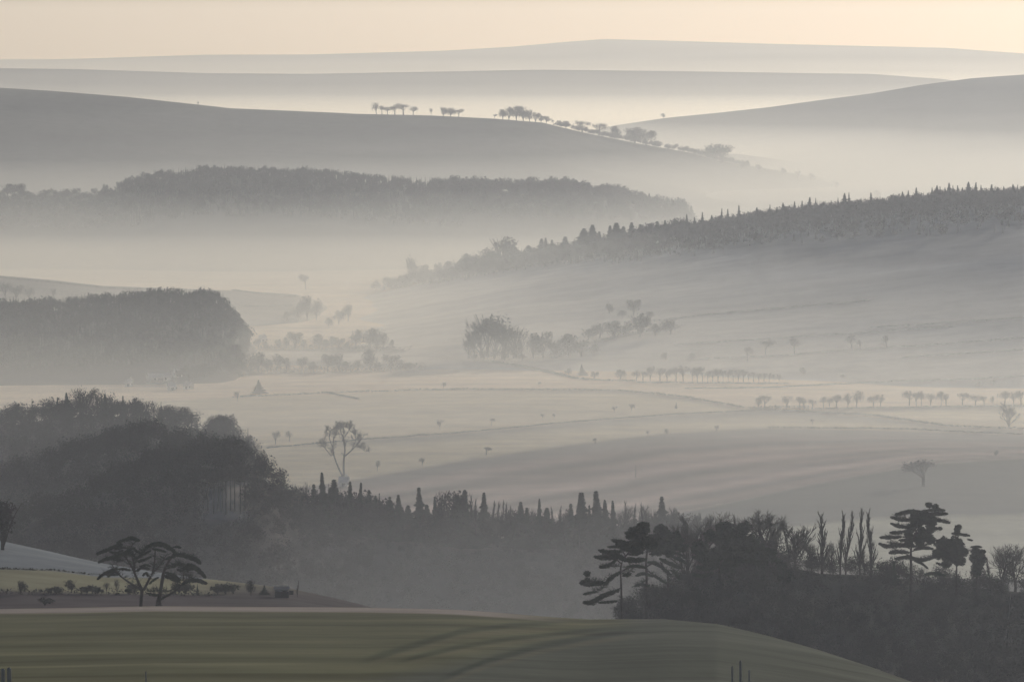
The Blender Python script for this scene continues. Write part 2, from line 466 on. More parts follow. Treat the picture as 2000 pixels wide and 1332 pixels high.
def conifer(rng, Hh=12., R=2.2, n=260):
    """pointed conifer: (trunk, crown)"""
    t = rng.rand(n) ** 1.25
    z = Hh * (.07 + .93 * t)
    tier = .72 + .28 * np.cos(z / Hh * 40 + rng.rand() * 6)
    r = R * 1.25 * (1 - t) ** 1.2 * tier * (.7 + .5 * rng.rand(n)) + .06
    a = rng.rand(n) * 6.283
    w = (.08 + .10 * rng.rand(n)) * (1 + 2.2 * (1 - t)) * R / 2.2
    d = np.stack([np.cos(a), np.sin(a), 0 * a], 1); s = np.stack([-np.sin(a), np.cos(a), 0 * a], 1)
    Zu = np.array([[0, 0, 1.]])
    tip = d * r[:, None] + (z - .22 * r)[:, None] * Zu
    b0 = d * (r * .12)[:, None] + (z + .25)[:, None] * Zu
    m1 = d * (r * .6)[:, None] + s * w[:, None] * 1.6 + (z - .05 * r)[:, None] * Zu
    m2 = d * (r * .6)[:, None] - s * w[:, None] * 1.6 + (z - .25 * r)[:, None] * Zu
    cr = np.concatenate([np.stack([b0, m1, m2], 1), np.stack([m1, tip, m2], 1)])
    core = tube([[0, 0, Hh * .1], [0, 0, Hh * .6], [0, 0, Hh]], [R * .4, R * .16, .02], 5)
    cr = np.concatenate([cr, core])
    tr = tube([[0, 0, -1.5], [0, 0, Hh * .2], [0, 0, Hh * .95]], [R * .12, R * .1, .03], 6)
    return tr, cr

def crown_cloud(rng, Hh, R, base, n, size, lobes=7):
    """broad leafy or twiggy crown made of uneven lobes"""
    C = []
    for i in range(lobes):
        a = rng.rand() * 6.283; q = math.sqrt(rng.rand()) * .62
        hz = rng.rand()
        C.append([R * q * math.cos(a), R * q * math.sin(a), base + (Hh - base) * (.30 + .42 * hz * (1 - .4 * q)), R * (.34 + .2 * rng.rand())])
    C = np.array(C)
    k = rng.randint(0, lobes, n)
    v = unit(rng.randn(n, 3)); rr = rng.rand(n, 1) ** .45
    vs = np.array([1, 1, (Hh - base) / (2.1 * R)])
    P = C[k, :3] + v * rr * C[k, 3:4] * np.maximum(vs, .55) * 1.05
    return leaves(rng, P, size)

def round_tree(rng, Hh=10., R=4.2, n=700, base=None, size=None):
    base = Hh * .18 if base is None else base
    cr = crown_cloud(rng, Hh, R, base, n, size or R * .085)
    tr = tube([[0, 0, -1.5], [.1, 0, base], [0, .1, Hh * .6]], [R * .075, R * .06, R * .03], 6)
    limbs = []
    for i in range(6):
        a = rng.rand() * 6.283; q = .4 + .4 * rng.rand()
        limbs.append(tube(bez([[0, 0, base * (.8 + .5 * rng.rand())], [R * q * .5 * math.cos(a), R * q * .5 * math.sin(a), Hh * .5], [R * q * math.cos(a), R * q * math.sin(a), Hh * .78]], 6), np.linspace(R * .035, R * .01, 7), 4))
    return np.concatenate([tr] + limbs), cr

def grow(rng, p, d, L, r, lev, P, thick, fine):
    n = 4
    pts = [p]; dirs = d
    for i in range(n):
        dirs = unit(dirs + rng.randn(3) * P['wob'] + np.array([0, 0, P['up']]) * (1 if lev else .3))
        pts.append(pts[-1] + dirs * L / n)
    pts = np.array(pts); rad = np.linspace(r, r * (.62 if lev < P['lev'] else .35), n + 1)
    (thick if lev <= 1 else fine).append(tube(pts, rad, 6 if lev == 0 else (4 if lev < 3 else 3)))
    if lev >= P['lev']:
        return
    k = P['kids'][min(lev, len(P['kids']) - 1)]
    for j in range(k):
        f = P['from'] + (1 - P['from']) * (j + .6 * rng.rand()) / k if lev else P['from0'] + (1 - P['from0']) * (j + .5) / k
        f = min(f, 1.0)
        q = f * n; i = min(int(q), n - 1)
        pp = pts[i] + (pts[i + 1] - pts[i]) * (q - i)
        ax = unit(rng.randn(3)); ax = unit(np.cross(unit(pts[i + 1] - pts[i]), ax))
        ang = P['ang'] * (.7 + .6 * rng.rand())
        dd = unit(unit(pts[i + 1] - pts[i]) * math.cos(ang) + ax * math.sin(ang))
        sc = P['rat'] * (.8 + .4 * rng.rand()) * (1 - P.get('tp', .35) * f if lev == 0 else 1)
        grow(rng, pp, dd, L * sc, max(rad[i] * P['rr'], P.get('rmin', .02)), lev + 1, P, thick, fine)

def bare_tree(rng, Hh=20., P=None):
    Q = dict(wob=.13, up=.10, lev=4, kids=[7, 5, 5, 4], ang=.62, rat=.62, rr=.55, from0=.3, rmin=.035)
    Q['from'] = .3
    if P: Q.update(P)
    th, fi = [], []
    grow(rng, np.array([0, 0, -1.0]), np.array([0., 0, 1]), Q.get('L0', .55) * Hh, Q.get('r0', .028) * Hh, 0, Q, th, fi)
    a = np.concatenate(th); b = np.concatenate(fi)
    s = Hh / max(a[..., 2].max(), b[..., 2].max())
    return a * s, b * s

# variants (shared mesh data)
def variants(name, n, fn, tm, cm, seed):
    out = []
    for i in range(n):
        t, c = fn(np.random.RandomState(seed + i))
        h = max(t[..., 2].max(), c[..., 2].max())
        out.append((soup(name + '_trunk', t, M[tm]), soup(name + '_crown', c, M[cm]), h))
    return out
VAR = {
    'conifer': variants('conifer', 7, lambda r: conifer(r, 12, 2.3 + 2.0 * r.rand(), 760), 'bark', 'conifer', 10),
    'round': variants('broad', 4, lambda r: round_tree(r, 10, 4.4, 1300, .5, .34), 'bark', 'scrub', 30),
    'thin': variants('open', 4, lambda r: round_tree(r, 10, 3.9, 900, 1.7, .25), 'bark', 'twig', 50),
    'umbrella': variants('umbrella', 3, lambda r: round_tree(r, 10, 4.6, 900, 3.3, .28), 'bark', 'scrub', 60),
    'bare': variants('bare', 4, lambda r: bare_tree(r, 18, dict(lev=4, kids=[8, 5, 5, 4], rmin=.05)), 'bark', 'twig', 70),
    'poplar': variants('poplar', 3, lambda r: bare_tree(r, 18, dict(lev=3, kids=[38, 6, 4], ang=.28, rat=.30, up=.22, wob=.07, from0=.12, L0=.95, r0=.012, rmin=.02, tp=.7)), 'bark', 'twig', 90),
    'fan': variants('fan', 2, lambda r: bare_tree(r, 16, dict(lev=4, kids=[12, 5, 4, 4], ang=.36, rat=.55, up=.16, from0=.12, L0=.5, r0=.015, rmin=.035)), 'bark', 'twig', 95),
    'bush': variants('bush', 3, lambda r: round_tree(r, 3.2, 2.2, 420, .1, .32), 'bark', 'hedge', 120),
}
NAMES = dict(conifer='conifer_tree', round='broadleaf_tree', thin='small_tree', umbrella='umbrella_tree', bare='bare_tree', poplar='poplar_tree', fan='bare_tree', bush='bush')
TR = np.random.RandomState(77)
def tree(kind, p, h, label, group=None, wid=1.0, var=None, cat='tree', name=None, rot=None):
    vs = VAR[kind]; tm, cm, h0 = vs[TR.randint(len(vs)) if var is None else var]
    e = bpy.data.objects.new(name or NAMES[kind], None); S.collection.objects.link(e)
    e.location = (float(p[0]), float(p[1]), float(p[2])); e.rotation_euler = (.03 * TR.randn(), .03 * TR.randn(), TR.rand() * 6.283 if rot is None else rot)
    s = h / h0; e.scale = (s * wid, s * wid, s)
    tag(e, label, cat, group)
    link('stem' if kind == 'bush' else 'trunk', tm, e)
    link('foliage' if kind == 'bush' else 'crown', cm, e)
    return e

ONES = 'first second third fourth fifth sixth seventh eighth ninth tenth eleventh twelfth thirteenth fourteenth fifteenth sixteenth seventeenth eighteenth nineteenth'.split()
TENS = {2: 'twent', 3: 'thirt', 4: 'fort', 5: 'fift', 6: 'sixt', 7: 'sevent', 8: 'eight', 9: 'ninet'}
def nth(i):
    if i < 20: return ONES[i - 1]
    t, o = divmod(i, 10)
    return TENS[t] + 'ieth' if o == 0 else TENS[t] + 'y-' + ONES[o - 1]

# ------------------------------------------------------------------ woods (uncountable far masses)
def small_soup(kind, rng):
    if kind == 'conifer':
        t, c = conifer(rng, 12, 2.0, 55); return c
    if kind == 'round':
        return crown_cloud(rng, 10, 5.0, 1.0, 220, .62, 5)
    if kind == 'fine':
        return crown_cloud(rng, 10, 4.6, .8, 560, .34, 7)
    if kind == 'twiggy':
        return crown_cloud(rng, 10, 3.8, .6, 300, .33, 7)
SM = {k: [small_soup(k, np.random.RandomState(200 + 10 * i + j)) for j in range(5)] for i, k in enumerate(['conifer', 'round', 'fine', 'twiggy'])}
SM_H = {k: [s[..., 2].max() for s in v] for k, v in SM.items()}
def wood(name, label, pts, kinds, hts, mat, seed, wid=1.0):
    rng = np.random.RandomState(seed)
    out = []
    k = rng.randint(0, len(kinds), len(pts))
    for ki, kind in enumerate(kinds):
        for vi in range(5):
            idx = np.where((k == ki) & (rng.randint(0, 5, len(pts)) == vi))[0] if False else np.where((k == ki) & (np.arange(len(pts)) % 5 == vi))[0]
            if not len(idx): continue
            b = SM[kind][vi]; h0 = SM_H[kind][vi]
            a = rng.rand(len(idx)) * 6.283
            s = (hts[0] + (hts[1] - hts[0]) * rng.rand(len(idx))) / h0
            ca, sa = np.cos(a) * s, np.sin(a) * s
            X = b[None, :, :, 0] * ca[:, None, None] * wid - b[None, :, :, 1] * sa[:, None, None] * wid
            Y = b[None, :, :, 0] * sa[:, None, None] * wid + b[None, :, :, 1] * ca[:, None, None] * wid
            Z = b[None, :, :, 2] * s[:, None, None] + 0 * X
            t = np.stack([X, Y, Z], -1) + pts[idx][:, None, None, :]
            out.append(t.reshape(-1, 3, 3).astype(np.float32))
    o = link(name, soup(name, np.concatenate(out), M[mat]))
    tag(o, label, 'woodland', None, 'stuff')
    return o
def scatter(key, px0, px1, off0, off1, spacing, seed, keep=None):
    """points over a hill between photo columns, from off0 m behind the crest to off1 m this side of it"""
    rng = np.random.RandomState(seed)
    h = hills[key]; u0, u1 = (px0 - 1000) / F, (px1 - 1000) / F
    Dm = float(h.crestD((u0 + u1) / 2))
    n = int((u1 - u0) * Dm * (off1 - off0) / spacing ** 2)
    u = u0 + (u1 - u0) * rng.rand(n); off = off0 + (off1 - off0) * rng.rand(n)
    d = h.crestD(u) - off
    z = h.z(u, d)
    P = np.stack([u * d, d, z], 1)
    top = HT(u, d)
    ok = z >= top - 1.0
    if keep is not None:
        px, py = to_px(P[:, 0], P[:, 1], P[:, 2]); ok &= keep(px, py, off)
    P[:, 2] -= .4
    return P[ok]

# -- woods on the hills
wood('woodland', 'low dark copse running under the poplars and right-hand cedars', scatter('O', 1560, 2450, -12, 230, 4.0, 35, lambda px, py, o: py < 1420), ['twiggy', 'fine'], (2.8, 6.2), 'scrub', 36)
wood('woodland', 'taller mixed wood at the left end of the tree line beside the domed wood', scatter('K', 545, 745, -20, 12, 3.6, 37), ['twiggy', 'fine', 'conifer'], (9, 16), 'scrub', 38)
wood('woodland', 'thin scrub in the gap between the domed wood and the tree line', scatter('J2', 540, 720, -10, 150, 4.2, 33), ['twiggy', 'fine'], (4, 8), 'scrub', 34)
wood('woodland', 'mixed leafless wood filling the gaps along the line of pointed trees', scatter('K', 552, 1640, -28, 8, 4.2, 25, lambda px, py, o: px < 1330 + 30 * np.sin(o)), ['twiggy', 'fine', 'conifer', 'twiggy'], (5.5, 11.5), 'scrub', 26)
wood('woodland', 'long dark wood covering the hilltop across the upper left valley', scatter('E', 238, 900, -40, 330, 7.5, 1), ['conifer', 'round', 'conifer'], (8, 12), 'scrub', 2)
wood('woodland', 'rounded broadleaf wood descending right from the long hilltop wood', scatter('E', 880, 1345, -40, 260, 9, 3, lambda px, py, o: o < 260 - np.clip(px - 1150, 0, 200) * .9), ['round'], (9, 15), 'scrub', 4)
wood('woodland', 'low mixed wood on the slope below the small bright hilltop field', scatter('E', -350, 240, 20, 300, 9, 5), ['round'], (6, 10), 'scrub', 6)
wood('woodland', 'steep dark conifer plantation ending abruptly at the valley edge on the left', scatter('G', -500, 486, -25, 210, 4.2, 7), ['conifer', 'round', 'conifer'], (6.5, 10.5), 'conifer', 8)
wood('woodland', 'brown wooded knoll behind the darker domed wood at lower left', scatter('I', -400, 500, -20, 210, 6.0, 9), ['fine', 'twiggy', 'fine', 'conifer'], (6, 11), 'scrub', 10)
wood('woodland', 'smooth dark domed wood rising behind the nearer one at lower left', scatter('J', -400, 548, -15, 160, 5.2, 11), ['fine', 'fine', 'twiggy'], (6, 12), 'scrub', 12)
wood('woodland', 'nearest and darkest domed wood above the pair of spreading cedars', scatter('J2', -400, 556, -15, 150, 4.8, 31, lambda px, py, o: ~((px > 392) & (px < 486) & (py > 968) & (py < 1048))), ['fine', 'fine', 'twiggy'], (5.5, 11), 'scrub', 32)
wood('woodland', 'shadowed scrub on the bank under the long line of pointed trees', scatter('K', 150, 1700, 2, 170, 5.0, 13), ['twiggy', 'fine'], (3, 6), 'scrub', 14)
wood('woodland', 'dense dark copse filling the slope at lower right beneath the cedars', scatter('O', 1215, 1560, -30, 230, 4.6, 15, lambda px, py, o: py < 1420), ['twiggy', 'fine'], (4, 7), 'scrub', 16)
wood('woodland', 'wooded crest of the misty ridge that rises to the right', scatter('F', 1000, 2500, -30, 300, 6.0, 17, lambda px, py, o: o < 50 + 250 * ((px * 7.3 + py * 3.1) % 1) * np.clip((px - 950) / 300, .3, 1)), ['conifer', 'round', 'round', 'conifer'], (6, 10.5), 'twig', 18)
wood('woodland', 'pale fading wood at the lower left end of the misty ridge', scatter('F', 660, 1130, -25, 170, 5, 19, lambda px, py, o: o < 40 + 130 * ((px * 7.3 + py * 3.1) % 1)), ['round', 'conifer', 'round'], (7, 12), 'twig', 20)
wood('woodland', 'scrubby wood along the sloping right shoulder of the left hill', scatter('D', 1075, 1470, -20, 40, 9, 21), ['round'], (6, 10), 'scrub', 22)
wood('woodland', 'undergrowth between the tall trees on the lower ridge end', scatter('F', 890, 1345, -14, 14, 4.5, 23), ['round', 'conifer'], (8, 15), 'scrub', 24)

# ------------------------------------------------------------------ traced hero trees
def hero(name, cat, label, base, ox, oy, sc, bx, by, limbs, pads, blobs, D, seed, crown_mat='cedar', leaf=.26, dens=1.0, twigs=1.0):
    """limbs/pads/blobs are traced in an enlarged view (ox,oy,sc); bx,by is the foot of the trunk in it"""
    rng = np.random.RandomState(seed); m = pix(D) / sc
    e = bpy.data.objects.new(name, None); S.collection.objects.link(e)
    e.location = tuple(float(c) for c in base); tag(e, label, cat)
    def cv(x, y): return (x - bx) * m, (by - y) * m
    def path(pts, y0, y1, n=14):
        q = np.array([[*cv(x, y)] for x, y in pts]); q = np.stack([q[:, 0], np.linspace(y0, y1, len(q)), q[:, 1]], 1)
        return bez(q, n)
    cr = []; limb_paths = []
    for i, (pts, r0, r1) in enumerate(limbs):
        L = abs(pts[-1][0] - pts[0][0]) * m
        y1 = 0 if i == 0 else (rng.rand() - .5) * L * 1.1
        p = path(pts, 0, y1, 18)
        rad = np.linspace(r0, r1, len(p)) * m * (1 + .06 * rng.randn(len(p)))
        if i == 0: rad[0] *= 1.35; p[0, 2] -= 1.0
        link('trunk' if i == 0 else 'limb', soup('limb', tube(p, rad, 8), M['bark']), e)
        if i: limb_paths.append(p)
        # twigs
        for k in range(int(len(p) * 1.6 * twigs) if i else int(5 * twigs)):
            j = rng.randint(len(p) // 2 if i == 0 else 2, len(p)); a = rng.rand() * 6.283; l = (.6 + 1.0 * rng.rand())
            d = np.array([math.cos(a), math.sin(a), .25 + .5 * rng.rand()])
            q = bez([p[j], p[j] + d * l * .5 + [0, 0, .05], p[j] + d * l + [0, 0, .2 * rng.randn()]], 4)
            cr.append(tube(q, np.linspace(.035, .012, len(q)), 3))
    Q = dict(wob=.22, up=.05, lev=3, kids=[4, 5, 4], ang=.75, rat=.62, rr=.6, from0=.2, rmin=.022); Q['from'] = .25
    for lp in limb_paths:
        for k in range(int(1.6 * len(lp) * twigs)):
            j = rng.randint(len(lp) // 4, len(lp)); a = rng.rand() * 6.283
            grow(rng, lp[j], unit(np.array([math.cos(a), math.sin(a), .5 * rng.rand()])), 1.1, .05, 2, Q, cr, cr)
    for pts, th in pads:
        p = path(pts, 0, 0, 24); L = np.abs(np.diff(p, axis=0)).sum(); th = th * m
        dep = np.clip(L * .42, .8, 2.6); yc = (rng.rand() - .5) * 1.4 + p[0, 0] * 0
        n = int(170 * L * dep * dens)
        t = rng.rand(n) * (len(p) - 1); i = t.astype(int).clip(0, len(p) - 2); f = (t - i)[:, None]
        P = p[i] * (1 - f) + p[i + 1] * f
        edge = np.sin(np.pi * np.clip(t / (len(p) - 1), .02, .98)) ** .45
        ee = (rng.rand(n) * 2 - 1)
        P[:, 1] += yc + ee * dep * edge
        lump = .75 + .35 * np.sin(P[:, 0] * 3.1 + P[:, 1] * 2.3)
        P[:, 2] += (rng.rand(n) - .5) * th * edge * lump * (1 - .35 * ee ** 2) - .18 * ee ** 2 * dep * .5
        cr.append(leaves(rng, P, leaf, .45))
        # carrying shoots
        for k in range(int(4 * dep)):
            j = rng.randint(len(p)); yy = (rng.rand() * 2 - 1) * dep * .8
            q = bez([p[len(p) // 2] + [0, yc * .5, -th * .5], (p[len(p) // 2] + p[j]) / 2 + [0, yc + yy * .5, -th * .6], p[j] + [0, yc + yy, -th * .2]], 5)
            cr.append(tube(q, np.linspace(.05, .02, len(q)), 3))
    for x, y, r in blobs:
        X, Z = cv(x, y); R = r * m
        n = int(760 * R ** 2 * dens) + 90
        v = unit(rng.randn(n, 3)); rr = rng.rand(n, 1) ** .5
        lump = 1 + .22 * np.sin(v[:, :1] * 5 + x) * np.cos(v[:, 2:3] * 6 + y)
        P = v * rr * R * lump * [1, 1, .85] + [X, (rng.rand() - .5) * R, Z]
        cr.append(leaves(rng, P, leaf * 1.15, .3))
    link('crown', soup('crown', np.concatenate(cr), M[crown_mat]), e)
    return e

D0 = float(hills['N'].crestD((275 - 1000) / F))
ZA = (150, 1020, 6.66)
b1 = on('N', 275, 2)
hero('cedar_tree', 'tree', 'dark flat-layered cedar, left one of the pair on the green brow', b1, *ZA, 832, 1100,
  [([(832,1100),(838,990),(852,880)], 23, 20),
   ([(845,885),(780,830),(680,760),(580,680),(520,600),(475,525)], 17, 6),
   ([(850,885),(790,740),(730,590),(660,470),(610,400)], 21, 8),
   ([(755,640),(745,520),(715,420),(700,330),(755,250)], 16, 6),
   ([(870,880),(930,760),(985,650),(1010,520),(1020,370)], 18, 8),
   ([(985,660),(1060,580),(1120,500),(1160,430)], 10, 6),
   ([(745,560),(790,470),(860,380),(930,300)], 9, 4), ([(700,420),(620,420),(520,440),(400,480)], 7, 3),
   ([(650,470),(560,500),(500,480)], 5, 3), ([(560,660),(480,650),(380,680)], 6, 3), ([(690,330),(600,330),(480,350)], 6, 3)],
  [([(530,252),(620,215),(720,192),(815,222)], 30), ([(265,392),(380,350),(500,300),(590,270)], 32), ([(290,505),(370,465),(470,440),(560,410),(650,375)], 26),
   ([(275,722),(350,660),(450,612),(520,590)], 26), ([(400,700),(460,670),(540,672)], 12), ([(540,602),(620,600),(690,620)], 24), ([(590,400),(680,345),(750,320)], 26),
   ([(640,390),(700,370),(760,440)], 34), ([(740,330),(780,370),(830,400)], 14),
   ([(830,410),(900,325),(980,278),(1070,265),(1160,290),(1240,340),(1295,392)], 40), ([(800,505),(880,478),(965,440)], 26), ([(780,450),(870,405),(960,355)], 12),
   ([(1000,330),(1080,345),(1160,370)], 22), ([(780,625),(860,575),(940,600)], 14), ([(950,790),(1000,745),(1055,715)], 22), ([(700,870),(640,880),(720,905)], 8), ([(440,370),(520,380),(600,350)], 14), ([(830,560),(900,540),(960,560)], 10), ([(860,690),(900,650),(930,700)], 14)],
  [], D0, 501, dens=.8)
b2 = on('N', 307, -3)
hero('cedar_tree', 'tree', 'dark spreading cedar leaning right, right one of the pair on the green brow', b2, *ZA, 1035, 1100,
  [([(1030,1100),(1060,980),(1085,850),(1108,720),(1130,620),(1180,510),(1250,410)], 27, 14),
   ([(1098,1100),(1068,1040),(1085,1000),(1180,950),(1290,880),(1360,800),(1410,760),(1500,742)], 19, 7),
   ([(1180,890),(1270,850),(1300,790),(1270,740),(1180,700)], 9, 5), ([(1385,780),(1385,680),(1385,600),(1380,540)], 8, 4),
   ([(900,882),(960,892),(1050,880),(1180,890)], 5, 4), ([(1130,620),(1220,560),(1330,520)], 8, 4), ([(1110,700),(1200,690),(1330,750)], 6, 3), ([(1250,420),(1380,410),(1520,450)], 9, 4), ([(1410,560),(1440,640),(1450,720)], 5, 3)],
  [([(1250,400),(1370,408),(1480,438),(1560,470),(1605,515)], 28), ([(1235,572),(1320,530),(1380,530)], 20), ([(1385,590),(1450,540),(1540,580),(1610,640),(1665,700)], 28),
   ([(1370,785),(1480,740),(1580,738),(1690,778)], 22), ([(1150,700),(1230,720),(1330,765)], 18), ([(1150,640),(1250,680),(1330,740)], 11), ([(1430,625),(1500,600),(1570,612)], 9),
   ([(900,915),(1000,940),(1090,928)], 9), ([(1250,312),(1300,308),(1345,322)], 22), ([(1300,600),(1360,620),(1420,590)], 22), ([(1160,470),(1200,440),(1270,440)], 18)],
  [], D0, 502, dens=.8)

DO = 1150.0
def on_copse(px, off=20): return on('O', px, off)
ZC = (1110, 980, 5.55)
bc = on('N', 1215, -60)
DC = float(bc[1])
hero('pine_tree', 'tree', 'tall dark pine with a thin bare trunk and sweeping low branches to its left', bc, *ZC, 583, float((to_px(*bc)[1] - 980) * 5.55),
  [([(583,(to_px(*bc)[1] - 980) * 5.55),(578,1100),(572,900),(566,740),(580,650),(620,580),(700,480),(780,340)], 11, 7),
   ([(572,745),(480,800),(400,875),(300,870),(200,880)], 9, 5), ([(560,930),(440,985),(340,1040),(220,1080)], 7, 4), ([(400,880),(360,930),(270,975)], 5, 3),
   ([(585,740),(660,700),(740,690),(830,700)], 8, 5), ([(575,660),(480,590),(360,580)], 7, 4), ([(560,690),(450,690),(350,695)], 4, 3), ([(620,580),(560,480),(500,410)], 7, 4), ([(590,790),(640,785),(670,740)], 4, 3), ([(640,560),(760,560),(840,480)], 8, 4)],
  [([(285,580),(400,592),(520,572),(600,590)], 48), ([(325,508),(450,532),(570,520)], 44), ([(430,475),(520,470),(600,470)], 20), ([(480,402),(560,422),(650,430)], 42),
   ([(560,610),(700,622),(840,618)], 52), ([(140,870),(230,880),(330,868),(420,872)], 36), ([(400,875),(480,800),(560,750)], 26), ([(640,700),(740,682),(825,705)], 20), ([(345,696),(430,678),(520,612)], 14),
   ([(165,990),(230,972),(290,965)], 16), ([(165,1075),(260,1070),(380,1000),(545,942)], 34), ([(590,792),(640,790),(670,770)], 12), ([(330,1085),(420,1080),(520,1070)], 8)],
  [(205,770,34),(160,870,34),(200,840,26),(700,330,74),(800,285,90),(900,440,70),(845,235,32),(690,290,34),(760,400,95),(560,445,48),(650,470,66),(740,500,75),(850,400,60),(660,360,34)], DC, 503, leaf=.28)
bd = on_copse(1262, 30); DD_ = float(bd[1])
hero('pine_tree', 'tree', 'broad dark pine standing right behind the thin-trunked pine, its limbs drooping right', bd, *ZC, 850, float((to_px(*bd)[1] - 980) * 5.55),
  [([(850,(to_px(*bd)[1] - 980) * 5.55),(855,800),(850,700),(852,600),(880,460),(980,330)], 15, 7),
   ([(855,690),(960,650),(1060,730),(1120,790)], 8, 4), ([(870,740),(950,800),(1050,870)], 8, 4), ([(1088,960),(1088,860),(1080,770),(1000,640)], 9, 6), ([(880,560),(1000,540),(1120,610),(1220,700)], 9, 4), ([(860,830),(800,880),(730,905)], 5, 3), ([(1000,520),(1140,480),(1280,465)], 8, 4), ([(1120,700),(1180,760),(1215,850)], 4, 2)],
  [([(1130,470),(1220,475),(1310,465)], 40), ([(1150,590),(1220,610),(1290,655)], 36), ([(1000,600),(1120,660),(1225,700)], 40), ([(870,640),(960,655),(1050,720),(1110,775)], 26), ([(740,790),(820,765),(920,795)], 24), ([(730,905),(800,885),(880,900)], 12), ([(930,790),(990,820),(1060,870)], 14), ([(1150,540),(1220,560),(1280,600)], 24), ([(1120,730),(1170,770),(1210,830)], 8)],
  [(1010,305,80),(1015,270,40),(1130,370,70),(1240,500,50),(1060,370,100),(950,420,92),(1180,460,60),(1110,540,60),(1180,365,46),(1186,318,20),(1130,440,74),(1060,500,70),(960,520,70),(1000,260,30),(1225,400,36),(900,480,70)], DD_, 504, leaf=.28)
ZE = (1300, 862, 2.834)
be = on_copse(1406, 25)
hero('pine_tree', 'tree', 'ragged black double-topped pine between the broad pine and the leafless trees', be, *ZE, 300, float((to_px(*be)[1] - 862) * 2.834),
  [([(300,(to_px(*be)[1] - 862) * 2.834),(298,760),(300,640),(310,500)], 8, 4), ([(300,700),(230,640),(180,600)], 4, 2), ([(300,660),(380,600),(420,520)], 5, 2), ([(375,830),(380,700),(430,600)], 6, 3)],
  [([(150,640),(220,650),(280,640)], 26), ([(170,690),(230,700),(290,690)], 20), ([(150,730),(200,740),(260,720)], 14)],
  [(312,478,38),(250,520,40),(190,590,48),(330,560,70),(410,500,48),(465,560,58),(255,640,64),(520,590,34),(390,640,78),(470,650,70),(420,700,60),(350,700,50),(400,560,60),(560,640,62),(620,690,50),(480,730,80),(400,630,84),(330,480,46),(430,475,40),(540,730,80),(660,740,50)], float(be[1]), 505, leaf=.32)
ZF = (1650, 960, 5.549)
bf = on_copse(1779, 35); DF_ = float(bf[1])
hero('cedar_tree', 'tree', 'tallest dark layered cedar on the right, its crown stepping up to a tilted tip', bf, *ZF, 722, float((to_px(*bf)[1] - 960) * 5.549),
  [([(722,(to_px(*bf)[1] - 960) * 5.549),(722,800),(725,600),(780,420),(860,280),(930,150)], 15, 5),
   ([(725,620),(600,560),(480,550)], 7, 3), ([(730,700),(620,650),(520,650)], 6, 3), ([(745,520),(620,480),(450,480)], 7, 3), ([(780,420),(660,370),(560,350)], 6, 3), ([(820,340),(700,290),(560,265)], 6, 3), ([(770,440),(900,420),(1020,390)], 7, 3), ([(850,300),(960,290),(1100,315)], 7, 3), ([(735,640),(860,580),(960,540)], 7, 3), ([(725,740),(860,720),(980,700)], 6, 3)],
  [([(555,232),(700,202),(845,206)], 40), ([(500,265),(600,290),(710,300)], 36), ([(505,335),(580,365),(690,375)], 34), ([(495,432),(580,432),(690,410)], 32), ([(385,482),(480,482),(610,478)], 28),
   ([(375,552),(450,578),(600,570),(770,578)], 40), ([(485,652),(560,640),(700,648)], 36), ([(550,720),(700,700),(830,735),(980,700)], 30), ([(880,190),(1000,180),(1085,186)], 26),
   ([(900,232),(1000,225),(1115,225)], 44), ([(950,292),(1050,300),(1140,325)], 34), ([(600,520),(760,512),(960,520)], 34), ([(760,620),(860,600),(960,610)], 28), ([(760,740),(840,770),(900,820)], 12)],
  [(915,135,34),(985,150,36),(800,300,92),(940,300,72),(840,410,44),(940,390,58),(1035,390,24),(760,260,50),(870,240,55),(720,380,60),(700,460,50),(800,480,60),(900,470,60),(700,560,44),(820,560,50),(940,520,50)], DF_, 506, leaf=.28)
bg = on_copse(1868, 30)
hero('pine_tree', 'tree', 'rounded dark conifer with a small tufted top just right of the tallest cedar', bg, *ZF, 1200, float((to_px(*bg)[1] - 960) * 5.549),
  [([(1200,(to_px(*bg)[1] - 960) * 5.549),(1200,860),(1210,600),(1215,380)], 13, 4), ([(1205,700),(1100,640),(1010,560)], 6, 3), ([(1205,740),(1280,680),(1310,620)], 6, 3)],
  [([(1150,440),(1230,448),(1335,462)], 26), ([(1320,505),(1345,512),(1370,520)], 16), ([(980,760),(1040,780),(1120,760)], 22), ([(860,890),(960,880),(1080,900)], 20)],
  [(1213,378,36),(1205,420,30),(1050,560,86),(1190,560,92),(1140,680,110),(1010,670,74),(1262,640,60),(1230,740,70),(1090,780,50)], float(bg[1]), 507, leaf=.30, dens=.9)
bh = on_copse(1908, 28)
hero('yew_tree', 'tree', 'squat square-topped evergreen between the rounded conifer and the leafless trees at the right edge', bh, *ZF, 1420, float((to_px(*bh)[1] - 960) * 5.549),
  [([(1420,(to_px(*bh)[1] - 960) * 5.549),(1418,850),(1415,620)], 12, 5)],
  [([(1355,595),(1410,588),(1465,592)], 22)], [(1400,640,52),(1450,660,52),(1390,720,56),(1470,730,54),(1430,790,70),(1410,860,60),(1490,640,20)], float(bh[1]), 508, leaf=.3)

